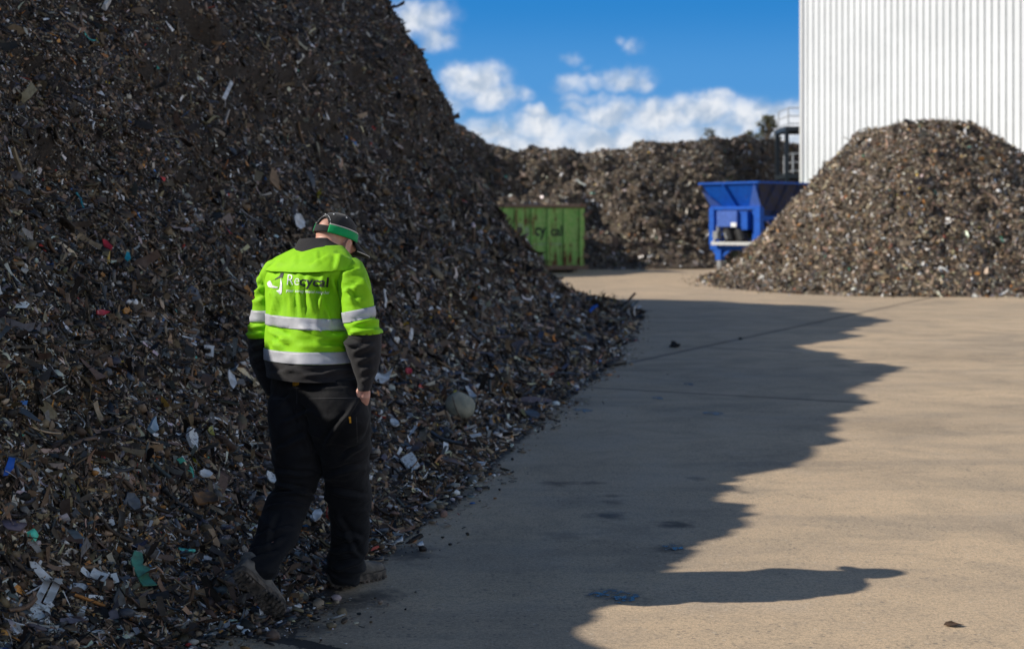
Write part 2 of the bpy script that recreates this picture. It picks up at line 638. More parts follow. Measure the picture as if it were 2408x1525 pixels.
def tmpl_plate(thick):
    k = random.choice((4, 5, 5, 6, 7))
    asp = random.uniform(.25, .8)
    an = sorted(random.uniform(-.3, .3) + 2 * math.pi * i / k for i in range(k))
    ring = [(math.cos(a) * .5 * random.uniform(.65, 1.15), math.sin(a) * .5 * asp * random.uniform(.65, 1.15)) for a in an]
    bend = random.uniform(-.55, .55)
    tw = random.uniform(-.5, .5)
    f = lambda x, y: bend * x * x + tw * x * y
    V = [(0, 0, 0)] + [(x, y, f(x, y)) for x, y in ring]
    T = [(0, 1 + i, 1 + (i + 1) % k) for i in range(k)]
    if thick:
        th = random.uniform(.04, .12)
        V += [(x, y, f(x, y) - th) for x, y in ring]
        for i in range(k):
            a, b2 = 1 + i, 1 + (i + 1) % k
            T += [(a, a + k, b2 + k), (a, b2 + k, b2)]
        T += [(1 + k, 1 + k + i + 1, 1 + k + i) for i in range(1, k - 1)]
    return np.array(V), np.array(T)


def tmpl_strip(w=None):
    w = w or random.uniform(.1, .26)
    n = 5
    curl = random.uniform(-1.1, 1.1)
    side = random.uniform(-.5, .5)
    tw = random.uniform(-1.2, 1.2)
    V, T = [], []
    for i in range(n):
        s = i / (n - 1) - .5
        a = tw * s
        ww = w * (.5 + .15 * random.uniform(-1, 1))
        c = np.array((s, side * s * s, curl * s * s * .8))
        o = np.array((0, math.cos(a) * ww, math.sin(a) * ww))
        V += [c - o, c + o]
    for i in range(n - 1):
        a = 2 * i
        T += [(a, a + 2, a + 3), (a, a + 3, a + 1)]
    return np.array(V), np.array(T)


_ico = bmesh.new()
bmesh.ops.create_icosphere(_ico, subdivisions=1, radius=.5)
ICO_V = np.array([v.co[:] for v in _ico.verts])
ICO_T = np.array([[v.index for v in f.verts] for f in _ico.faces])
_ico.free()


def tmpl_chunk():
    s = np.array([random.uniform(.75, 1), random.uniform(.55, .9), random.uniform(.4, .8)])
    V = ICO_V * s * (1 + rng.uniform(-.22, .22, (len(ICO_V), 1)))
    return V, ICO_T


def tmpl_stick(r=None, seg=4):
    r = r or random.uniform(.03, .07)
    cx, cz = random.uniform(-.4, .4), random.uniform(-.5, .5)
    V, T = [], []
    for i in range(seg + 1):
        s = i / seg - .5
        c = np.array((s, cx * s * s, cz * s * s))
        for k in range(3):
            a = 2.094 * k
            V.append(c + np.array((0, math.cos(a) * r, math.sin(a) * r)))
    for i in range(seg):
        for k in range(3):
            a, b2 = 3 * i + k, 3 * i + (k + 1) % 3
            T += [(a, b2, b2 + 3), (a, b2 + 3, a + 3)]
    return np.array(V), np.array(T)


TM = {
    'plate': [tmpl_plate(True) for _ in range(16)],
    'flat': [tmpl_plate(False) for _ in range(16)],
    'strip': [tmpl_strip() for _ in range(14)],
    'chunk': [tmpl_chunk() for _ in range(12)],
    'stick': [tmpl_stick() for _ in range(10)],
    'fibre': [tmpl_stick(.012, 6) for _ in range(12)],
}

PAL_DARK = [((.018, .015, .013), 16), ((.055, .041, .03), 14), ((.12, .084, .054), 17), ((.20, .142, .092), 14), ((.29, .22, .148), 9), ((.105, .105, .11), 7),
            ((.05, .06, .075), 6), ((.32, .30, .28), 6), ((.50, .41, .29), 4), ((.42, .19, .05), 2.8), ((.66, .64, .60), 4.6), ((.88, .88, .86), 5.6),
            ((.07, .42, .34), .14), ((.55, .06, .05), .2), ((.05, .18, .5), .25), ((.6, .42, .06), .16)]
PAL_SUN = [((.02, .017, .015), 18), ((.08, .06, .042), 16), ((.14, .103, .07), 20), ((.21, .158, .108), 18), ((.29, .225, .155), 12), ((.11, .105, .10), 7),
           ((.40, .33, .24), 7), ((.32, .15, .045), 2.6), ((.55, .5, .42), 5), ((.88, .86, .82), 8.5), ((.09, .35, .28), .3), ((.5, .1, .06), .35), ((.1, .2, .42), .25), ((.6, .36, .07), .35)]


def pick_cols(n, pal, jit=.3):
    c = np.array([p[0] for p in pal])
    w = np.array([p[1] for p in pal], float)
    k = rng.choice(len(pal), n, p=w / w.sum())
    out = c[k] * np.exp(rng.normal(0, jit, (n, 1))) * np.exp(rng.normal(0, .06, (n, 3)))
    return np.clip(out, .004, .85), k


GRAIN = np.array((1.15, .25, -.55))


def build_shreds(name, batches, mat, parent):
    """batches: list of (kind, P, Nrm, size, cols, tilt); everything goes into one mesh"""
    VV, TT, CC = [], [], []
    base = 0
    for kind, P, Nn, size, cols, tilt in batches:
        n = len(P)
        var = rng.integers(0, len(TM[kind]), n)
        nn = Nn + rng.normal(0, 1, (n, 3)) * tilt
        nn /= np.linalg.norm(nn, axis=1, keepdims=True) + 1e-9
        t = rng.normal(0, 1, (n, 3)) + GRAIN * rng.choice((-1, 1), (n, 1))
        t -= nn * (t * nn).sum(1, keepdims=True)
        t /= np.linalg.norm(t, axis=1, keepdims=True) + 1e-9
        b2 = np.cross(nn, t)
        for k in range(len(TM[kind])):
            idx = np.nonzero(var == k)[0]
            if not len(idx): continue
            V, T = TM[kind][k]
            s = size[idx]
            v = (V[None, :, 0:1] * t[idx][:, None, :] + V[None, :, 1:2] * b2[idx][:, None, :] + V[None, :, 2:3] * nn[idx][:, None, :]) * s[:, None, None] + P[idx][:, None, :]
            m = len(V)
            tt = T[None] + (np.arange(len(idx)) * m)[:, None, None] + base
            VV.append(v.reshape(-1, 3))
            TT.append(tt.reshape(-1, 3))
            CC.append(np.repeat(cols[idx], m, axis=0))
            base += m * len(idx)
    V = np.concatenate(VV)
    T = np.concatenate(TT)
    C = np.concatenate(CC)
    return np_tri_mesh(name, V, T, C, mat, parent)


def np_tri_mesh(name, V, T, C, mat, parent=None, smooth=False):
    me = bpy.data.meshes.new(name)
    nf, k = T.shape
    me.vertices.add(len(V))
    me.vertices.foreach_set('co', V.astype(np.float32).ravel())
    me.loops.add(nf * k)
    me.loops.foreach_set('vertex_index', T.astype(np.int32).ravel())
    me.polygons.add(nf)
    me.polygons.foreach_set('loop_start', np.arange(0, nf * k, k, dtype=np.int32))
    me.polygons.foreach_set('loop_total', np.full(nf, k, dtype=np.int32))
    if C is not None:
        a = me.attributes.new('tint', 'FLOAT_COLOR', 'POINT')
        a.data.foreach_set('color', np.concatenate([C, np.ones((len(C), 1))], 1).astype(np.float32).ravel())
    me.update(calc_edges=True)
    me.validate()
    return link(name, me, mat, parent, smooth)


# ------------------------------------------------------------------ heaps


def loft_heap(rows, prof, nu, nv, nback, back, noise_amp, seed, crest_noise=.3, ends=None):
    """rows: (toe x, toe y, crest x, crest y, H). returns grid (nu, nv+nback, 3)"""
    A = catmull(np.array(rows, float), nu)
    pv = np.array(prof)
    v = np.linspace(0, 1, nv)
    g = np.interp(v, pv[:, 0], pv[:, 1])
    k = np.array([1, 2, 3, 2, 1.]) / 9
    gp_ = np.concatenate([[g[0]] * 2, g, [g[-1]] * 2])
    g = np.convolve(gp_, k, 'valid')
    g[0] = 0
    toe, crest, H = A[:, 0:2], A[:, 2:4], A[:, 4]
    G = np.zeros((nu, nv + nback, 3))
    for j in range(nv):
        G[:, j, :2] = toe + (crest - toe) * v[j]
        G[:, j, 2] = H * g[j]
    d = crest - toe
    d /= np.linalg.norm(d, axis=1, keepdims=True)
    for j in range(nback):
        s = (j + 1) / nback
        G[:, nv + j, :2] = crest + d * s * back
        G[:, nv + j, 2] = H * (1 - s ** 1.6)
    # relief
    amp = np.clip(G[..., 2] / 1.2, 0, 1)
    if noise_amp > 1:       # keep the ridge line where it is
        vv = np.clip((np.arange(nv + nback) / nv - .7) / .3, 0, 1)
        amp = amp * (1 - .8 * vv * vv * (3 - 2 * vv))[None, :]
    n = fbm(G, .55, 4, seed) * noise_amp + np.abs(fbm(G, 1.7, 4, seed + 3)) * noise_amp * .35 + fbm(G, 6, 3, seed + 5) * .05 - np.clip(fbm(G, 2.6, 3, seed + 6) - .1, 0, 1) * .34
    Gn = quad_vertex_normals(G)
    G = G + Gn * (n * (.12 + .88 * amp))[..., None]
    cn = fbm(np.stack([G[..., 0] * .6, G[..., 1], G[..., 2] * 0], -1), .9, 4, seed + 9)
    cn = cn + .45 * fbm(np.stack([G[..., 0] * .5, G[..., 1], G[..., 2] * 0], -1), 3.4, 3, seed + 10)
    G[..., 2] += cn * crest_noise * np.clip((G[..., 2] / (H[:, None] + .01) - .55) / .45, 0, 1)
    # outline of the toe wanders too
    G[..., 2] = np.maximum(G[..., 2], -.02)
    return G


def quad_vertex_normals(G):
    a = np.gradient(G, axis=0)
    b2 = np.gradient(G, axis=1)
    n = np.cross(a, b2)
    n /= np.linalg.norm(n, axis=2, keepdims=True) + 1e-9
    n[n[..., 2] < 0] *= -1
    return n


def grid_quads(nu, nv):
    i, j = np.meshgrid(np.arange(nu - 1), np.arange(nv - 1), indexing='ij')
    a = (i * nv + j).ravel()
    return np.stack([a, a + 1, a + nv + 1, a + nv], 1)


def sample_grid(G, n, wfn):
    P00, P01, P10, P11 = G[:-1, :-1], G[:-1, 1:], G[1:, :-1], G[1:, 1:]
    c = (P00 + P01 + P10 + P11) / 4
    nr = np.cross(P11 - P00, P01 - P10)
    ar = np.linalg.norm(nr, axis=2) / 2 + 1e-12
    nr /= (2 * ar)[..., None]
    nr[nr[..., 2] < 0] *= -1
    w = (ar * wfn(c, nr)).ravel()
    k = rng.choice(len(w), n, p=w / w.sum())
    u, v = rng.random((n, 1)), rng.random((n, 1))
    sh = lambda X: X.reshape(-1, 3)[k]
    P = sh(P00) * (1 - u) * (1 - v) + sh(P10) * u * (1 - v) + sh(P01) * (1 - u) * v + sh(P11) * u * v
    return P, nr.reshape(-1, 3)[k]


def view_weight(c, nr, pw=1.6, ref=7.0, lo=.012):
    """more, smaller shreds where the heap is close and faces the yard"""
    to = np.array((0, 0, CAMZ)) - c
    d = np.linalg.norm(to, axis=2)
    facing = np.clip((to * nr).sum(2) / d, 0, 1)
    w = np.minimum(1, (ref / d)) ** pw
    sx = c[..., 0] / np.maximum(c[..., 1], .3) * F + CX
    sy = HZ - (c[..., 2] - CAMZ) / np.maximum(c[..., 1], .3) * F
    inside = (sx > -350) & (sx < 2760) & (sy > -260) & (sy < 1800) & (c[..., 1] > 1)
    return w * (.25 + facing) * np.where(inside, 1, lo)


def heap(name, label, rows, prof, nu, nv, back, noise_amp, seed, core_mat, crest_noise=.3, nback=30):
    G = loft_heap(rows, prof, nu, nv, nback, back, noise_amp, seed, crest_noise)
    V = G.reshape(-1, 3)
    o = np_tri_mesh(name, V, grid_quads(G.shape[0], G.shape[1]), None, core_mat, None, True)
    tag(o, label, 'scrap heap')
    return o, G


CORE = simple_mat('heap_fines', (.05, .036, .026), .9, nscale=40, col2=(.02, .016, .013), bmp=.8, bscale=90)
CORE_SUN = simple_mat('heap_fines_sunlit', (.10, .075, .052), .9, nscale=30, col2=(.045, .034, .025), bmp=.8, bscale=60)  # paler copy of the fines: the sunlit heaps' brightness is in the colour
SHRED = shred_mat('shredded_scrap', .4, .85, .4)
SHRED_SUN = shred_mat('shredded_scrap_sunlit', .3, .7, .5, .4)  # cleaner, glossier copy of the shreds for sunlit heaps


def crest(E, H):
    s = H / math.tan(SUN_EL)
    return (E[0] - s * math.cos(SUN_AZ), E[1] - s * math.sin(SUN_AZ))


def erow(T, E, H):
    c = crest(E, H)
    return (T[0], T[1], c[0], c[1], H)


rows_near = [
    (-2.3, -3, -5.2, -4, 2.6), (-1.9, .5, -4.8, 0, 2.6), (-1.62, 3.6, -4.5, 2.9, 2.55),
    erow((-1.33, 5.45), (.05, 5.75), 2.55), erow((-1.0, 6.0), (.72, 6.85), 2.9), erow((-.68, 7.2), (1.03, 7.75), 3.3),
    erow((-.30, 9.05), (1.02, 9.25), 3.75), erow((-.02, 10.9), (2.3, 11.3), 4.45), erow((.21, 12.3), (3.08, 13.0), 4.95),
    erow((.62, 14.5), (3.5, 14.6), 5.15), erow((1.15, 17.3), (3.9, 17.5), 5.3), erow((1.55, 20), (4.05, 20.2), 5.6), erow((1.95, 23.2), (6.0, 24.6), 6.4),
    (2.3, 26.0, -3.9, 25.2, 6.5), (2.5, 29.2, -3.75, 27.8, 6.4), (1.9, 32.0, -4.0, 28.6, 6.2), (.4, 35, -4.5, 29, 6.0), (-2.5, 37, -5.2, 29.2, 6.0), (-6, 38, -6, 29.2, 5.8),
]
prof_near = [(0, 0), (.1, .02), (.2, .045), (.275, .092), (.34, .18), (.446, .305), (.55, .468), (.605, .59), (.63, .67), (.756, .84), (.874, .95), (1, 1)]
near_heap, Gn = heap('scrap_heap', 'towering near heap of dark shredded scrap in shadow behind the walking man', rows_near, prof_near, 420, 150, 6.0, .40, 21, CORE, .35)

rows_far = []
for px, py, Yc, toe in [(300, 330, 62, 53.5), (700, 315, 62, 54), (960, 285, 61.5, 54.2), (1050, 286, 61, 54.3), (1115, 318, 61.5, 54.3), (1153, 346, 61, 55), (1182, 347, 61, 55.2), (1220, 356, 61.5, 55.3), (1258, 345, 61.8, 55.4), (1297, 355, 61.8, 55.5), (1344, 352, 62, 55.6),
                        (1368, 361, 62, 55.8), (1411, 351, 62, 55.8), (1469, 343, 62, 56), (1497, 328, 62, 56), (1536, 330, 62, 56), (1583, 338, 62.5, 56.3), (1650, 333, 63, 56.6), (1708, 326, 64.5, 57.8), (1784, 324, 68, 61), (1846, 333, 71, 64), (1960, 335, 75, 68), (2200, 330, 80, 73)]:
    Yc += 2.5
    c = at(px, py, Yc)
    tx = c.x * toe / Yc * (1 if px < 1650 else .985)
    rows_far.append((tx, toe, c.x, Yc, c.z))
prof_far = [(0, 0), (.1, .08), (.3, .33), (.5, .57), (.7, .78), (.85, .92), (1, 1)]
prof_bank = [(0, 0), (.12, .06), (.3, .23), (.5, .45), (.7, .69), (.88, .91), (1, 1)]
far_heap, Gf = heap('scrap_heap', 'long bank of shredded scrap closing the back of the yard behind the green skip', rows_far, prof_bank, 480, 100, 10, 1.05, 52, CORE_SUN, .10)

rows_mid = []
for k in range(40):
    a = 2 * math.pi * k / 39
    ca, sa = math.cos(a), math.sin(a)
    rows_mid.append((-9.6 + 7.2 * ca, 51.5 + 10.5 * sa, -9.3 + .9 * ca, 51.8 + 4.6 * sa, 8.75 + .45 * sa))
mid_heap, Gm = heap('scrap_heap', 'steep heap of scrap standing between the near heap and the green skip', rows_mid, prof_far, 220, 60, .7, .45, 77, CORE, .2, 4)

rows_right = [(9.0, 53, 12.2, 46, 4.2), (6.3, 47, 11.7, 44.2, 4.45), (5.64, 41.2, 11.9, 43.4, 4.6), (6.0, 38.2, 12.1, 43.0, 4.7), (6.95, 35.7, 12.3, 42.8, 4.75), (8.9, 34.1, 12.6, 42.7, 4.78), (10.8, 33.9, 13.1, 42.7, 4.72), (12.3, 34, 14.0, 42.7, 4.5),
              (13.6, 34, 14.9, 42.4, 3.7), (15, 33.9, 15.8, 41.8, 2.6), (17, 33.8, 17.3, 40.8, 2.7), (19.5, 34, 19, 40.5, 3.6), (22, 35, 20.5, 41, 3.8), (25, 39, 21.5, 42, 3.6)]
prof_right = [(0, 0), (.08, .03), (.21, .12), (.35, .29), (.48, .49), (.675, .79), (.83, .95), (.92, .99), (1, 1)]
right_heap, Gr = heap('scrap_heap', 'sunlit brown heap of shredded scrap piled before the white clad building', rows_right, prof_right, 300, 100, 6.5, .40, 91, CORE_SUN, .12)


def scatter_heap(G, parent, n, pal, mat, szf, mix, tilt, wfn=view_weight, lift=.25, sink=.0):
    P, Nn = sample_grid(G, n, wfn)
    d = np.linalg.norm(P - np.array((0, 0, CAMZ)), axis=1)
    cols, kk = pick_cols(n, pal)
    size = szf(d, P, n)
    if pal is PAL_SUN:
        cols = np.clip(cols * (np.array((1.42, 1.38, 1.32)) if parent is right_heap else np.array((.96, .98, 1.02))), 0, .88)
    if parent is near_heap:      # paler and warmer towards the foot
        k = np.clip((1.3 - P[:, 2]) / 1.3, 0, 1)[:, None]
        cols = np.clip(cols * (1 + .75 * k) * (1 + k * np.array((.10, .0, -.08))), 0, .86)
    bright = cols.max(1) > .3
    size = np.where(bright, size * .72, size)
    P = P + Nn * (size * lift * rng.random(n))[:, None] - Nn * sink
    kinds = list(mix)
    pr = np.array([mix[k] for k in kinds], float)
    which = rng.choice(len(kinds), n, p=pr / pr.sum())
    out = []
    for i, k in enumerate(kinds):
        s = which == i
        if not s.any(): continue
        f = {'strip': 1.7, 'stick': 1.6, 'fibre': 2.3, 'chunk': .85}.get(k, 1.0)
        out.append((k, P[s], Nn[s], size[s] * f, cols[s], tilt))
    return out


def sz_near(d, P, n):
    base = .015 + .0023 * d
    toe = np.clip(1.25 - P[:, 2] * .2, .68, 1.25)
    return np.clip(base * toe * np.exp(rng.normal(0, .52, n)), .010, .07 + .009 * d)


def w_close(c, nr):
    return view_weight(c, nr) * np.clip((13 - c[..., 1]) / 4, 0, 1)


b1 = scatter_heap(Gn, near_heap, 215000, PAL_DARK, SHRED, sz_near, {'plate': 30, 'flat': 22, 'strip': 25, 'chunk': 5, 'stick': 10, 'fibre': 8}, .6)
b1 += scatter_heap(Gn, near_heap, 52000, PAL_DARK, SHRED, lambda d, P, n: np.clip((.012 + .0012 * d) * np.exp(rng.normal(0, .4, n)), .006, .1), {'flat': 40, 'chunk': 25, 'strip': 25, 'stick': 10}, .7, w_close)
# shreds that rolled past the toe onto the slab
nu = Gn.shape[0]
n = 24000
k = rng.integers(0, nu - 1, n)
toe = Gn[k, 0, :2] + (Gn[k + 1, 0, :2] - Gn[k, 0, :2]) * rng.random((n, 1))
out = Gn[k, 0, :2] - Gn[k, 20, :2]
out /= np.linalg.norm(out, axis=1, keepdims=True)
dd = rng.exponential(.09, n) * np.exp(fbm(np.concatenate([toe, toe[:, :1] * 0], 1), 1.3, 3, 5) * 1.6) - .12
P = np.concatenate([toe + out * dd[:, None], np.full((n, 1), .006)], 1)
keep = (P[:, 1] > 2) & ~((np.abs(P[:, 0] + .70) < .24) & (np.abs(P[:, 1] - 6.62) < .30) & (dd > -.02))
P = P[keep]
n = len(P)
cols, _ = pick_cols(n, PAL_DARK)
size = np.clip(.016 * np.exp(rng.normal(0, .7, n)) * np.clip(1.4 - np.clip(dd[keep], 0, 1) * 2.0, .35, 1.4), .005, .11)
P[:, 2] += size * .12
up = np.tile(np.array((0, 0, 1.)), (n, 1))
s = rng.random(n)
for kind, lo, hi in (('plate', 0, .55), ('chunk', .55, .8), ('strip', .8, .93), ('stick', .93, 1)):
    q = (s >= lo) & (s < hi)
    b1.append((kind, P[q], up[q], size[q], cols[q], .18))
sh = build_shreds('shreds', b1, SHRED, near_heap)
# damp black fines washed out along the toe
nu = Gn.shape[0]
rib_ = np.zeros((nu, 6, 3))
ou = Gn[:, 0, :2] - Gn[:, 20, :2]
ou /= np.linalg.norm(ou, axis=1, keepdims=True)
ky = np.ones(9) / 9
ou = np.stack([np.convolve(np.pad(ou[:, i], 4, 'edge'), ky, 'valid') for i in (0, 1)], 1)
wd_ = .13 + .11 * fbm(np.concatenate([Gn[:, 0, :2], Gn[:, 0, :1] * 0], 1), 1.1, 3, 44) + .05 * fbm(np.concatenate([Gn[:, 0, :2], Gn[:, 0, :1] * 0], 1), 5, 3, 45)
wd_ = np.clip(wd_, .02, .4) * np.clip(.65 + Gn[:, 0, 1] * .03, .6, 1.6)
for j in range(6):
    rib_[:, j, :2] = Gn[:, 0, :2] + ou * (-.35 + (.35 + wd_) * j / 5)[:, None]
    rib_[:, j, 2] = .004
FINES, _nt, _b = new_mat('damp_fines')
_v = objcoord(_nt)
_nt.links.new(MIX(_nt, MR(_nt, noise_tex(_nt, 70, 4, .7, _v), .4, .65), (.022, .018, .017), (.075, .06, .05)), _b.inputs['Base Color'])
setin(_b, Roughness=.65)
_at = N(_nt, 'ShaderNodeAttribute', attribute_name='tint')
_nt.links.new(MR(_nt, M(_nt, 'ADD', _at.outputs['Fac'], M(_nt, 'MULTIPLY', M(_nt, 'SUBTRACT', noise_tex(_nt, 24, 5, .7, _v), .5), 1.3)), .35, .75), _b.inputs['Alpha'])
ed = np.tile(np.array([1, 1, 1, .9, .6, 0.])[None, :, None], (nu, 1, 3)).reshape(-1, 3)
fo = np_tri_mesh('fines', rib_.reshape(-1, 3), grid_quads(nu, 6), ed, FINES, near_heap)
tag(fo, kind='stuff')
tag(sh, kind='stuff')

w_far = lambda c, nr: view_weight(c, nr, 0.0)
sz_far = lambda d, P, n: np.clip(.13 * np.exp(rng.normal(0, .45, n)), .05, .5)
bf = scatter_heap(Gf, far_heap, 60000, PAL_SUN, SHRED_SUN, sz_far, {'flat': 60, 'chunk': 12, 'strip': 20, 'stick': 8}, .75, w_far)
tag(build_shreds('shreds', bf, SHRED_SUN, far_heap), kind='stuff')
bmid = scatter_heap(Gm, mid_heap, 14000, PAL_DARK, SHRED, sz_far, {'flat': 60, 'chunk': 12, 'strip': 20, 'stick': 8}, .7, w_far)
tag(build_shreds('shreds', bmid, SHRED, mid_heap), kind='stuff')
sz_r = lambda d, P, n: np.clip(.078 * np.exp(rng.normal(0, .5, n)), .03, .34)
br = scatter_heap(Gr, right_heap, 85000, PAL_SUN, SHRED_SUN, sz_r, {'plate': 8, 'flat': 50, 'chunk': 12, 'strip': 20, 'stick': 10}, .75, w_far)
nu = Gr.shape[0]
n = 2500
k = rng.integers(0, nu - 1, n)
out = Gr[k, 0, :2] - Gr[k, 12, :2]
out /= np.linalg.norm(out, axis=1, keepdims=True)
P = np.concatenate([Gr[k, 0, :2] + out * (rng.exponential(.22, (n, 1)) - .2), np.full((n, 1), .03)], 1)
cols, _ = pick_cols(n, PAL_SUN)
br.append(('flat', P, np.tile(np.array((0, 0, 1.)), (n, 1)), np.clip(.06 * np.exp(rng.normal(0, .5, n)), .03, .2), cols, .5))
tag(build_shreds('shreds', br, SHRED_SUN, right_heap), kind='stuff')


def bvh_of(G):
    V = [tuple(p) for p in G.reshape(-1, 3)]
    return BVHTree.FromPolygons(V, [tuple(int(i) for i in q) for q in grid_quads(G.shape[0], G.shape[1])])


BVH = bvh_of(Gn)


def on_heap(px, py):
    """where a line of sight meets the near heap (or the slab)"""
    o = Vector((0, 0, CAMZ))
    d = Vector(((px - CX) / F, 1, (HZ - py) / F)).normalized()
    hit = BVH.ray_cast(o, d)
    if hit[0] is not None and hit[0].z > .0:
        nn = hit[1]
        if nn.z < 0: nn = -nn
        return hit[0], nn
    return gp(px, py), Vector((0, 0, 1))


#PART2
# ------------------------------------------------------------------ person


def cloth_mat(name, col, col2, rough=.8, sheen=.2, weave=900, spec=.2):
    m, nt, b = new_mat(name)
    v = objcoord(nt)
    f = noise_tex(nt, 9, 5, .6, v)
    c = MIX(nt, MR(nt, f, .35, .7), col, col2)
    nt.links.new(c, b.inputs['Base Color'])
    setin(b, Roughness=rough)
    b.inputs['Specular IOR Level'].default_value = spec
    b.inputs['Sheen Weight'].default_value = sheen
    h = M(nt, 'ADD', M(nt, 'MULTIPLY', noise_tex(nt, 60, 4, .65, v), .8), M(nt, 'MULTIPLY', noise_tex(nt, weave, 1, .5, v), .25))
    bump(nt, b, h, .35, .006)
    return m


LIME = cloth_mat('lime_cloth', (.285, .625, .010), (.23, .55, .008), .65, .05)
BLACK = cloth_mat('black_cloth', (.017, .016, .018), (.025, .024, .026), .8, .1)
NAVY = cloth_mat('black_trouser_cloth', (.0055, .006, .008), (.009, .0095, .012), .75, .05)
TAPE = simple_mat('reflective_tape', (.44, .45, .50), .5, .18, 14, 0.0, .04, 200, col2=(.36, .37, .41))
CAPB = cloth_mat('cap_cloth', (.018, .018, .019), (.028, .027, .028), .85, .2)
CAPG = cloth_mat('cap_green', (.005, .36, .11), (.004, .28, .09), .7, .1)
WHITE = simple_mat('white_print', (.82, .83, .84), .5, .04, 20)
CHAR = simple_mat('charcoal_print', (.035, .036, .042), .5, .1, 20)
BOOT = simple_mat('boot_leather', (.19, .165, .135), .75, .5, 18, 0, .5, 90, col2=(.085, .075, .065))
SOLE = simple_mat('boot_rubber', (.16, .125, .095), .85, .5, 30, 0, .6, 80, col2=(.035, .03, .026))
ORANGE = simple_mat('orange_tag_cloth', (.75, .36, .02), .7, .2, 80)


def skin_material():
    m, nt, b = new_mat('skin')
    v = objcoord(nt)
    c = MIX(nt, MR(nt, noise_tex(nt, 22, 4, .6, v), .35, .7), (.62, .335, .255), (.5, .23, .165))
    a = N(nt, 'ShaderNodeAttribute', attribute_name='stubble')
    st = M(nt, 'MULTIPLY', a.outputs['Fac'], MR(nt, noise_tex(nt, 260, 2, .6, v), .25, .6))
    c = MIX(nt, M(nt, 'MULTIPLY', st, .6), c, (.16, .115, .09))
    nt.links.new(c, b.inputs['Base Color'])
    setin(b, Roughness=.5)
    b.inputs['Subsurface Weight'].default_value = .12
    b.inputs['Subsurface Radius'].default_value = (.012, .005, .003)
    b.inputs['Subsurface Scale'].default_value = 1.0
    bump(nt, b, noise_tex(nt, 180, 3, .6, v), .12, .004)
    return m


SKIN = skin_material()

# --- head frame: faces away to the right, bowed
HC = at(791, 558, 6.40)
hf = Vector((.56, .76, -.27)).normalized()           # where the face looks
hr = hf.cross(Vector((0, 0, 1))).normalized()        # his right
hr = (hr + Vector((0, 0, -.06))).normalized()
hu = hr.cross(hf).normalized()
HM = Matrix((hr, hf, hu)).transposed()


def hp(x, y, z):
    return HC + HM @ Vector((x, y, z))


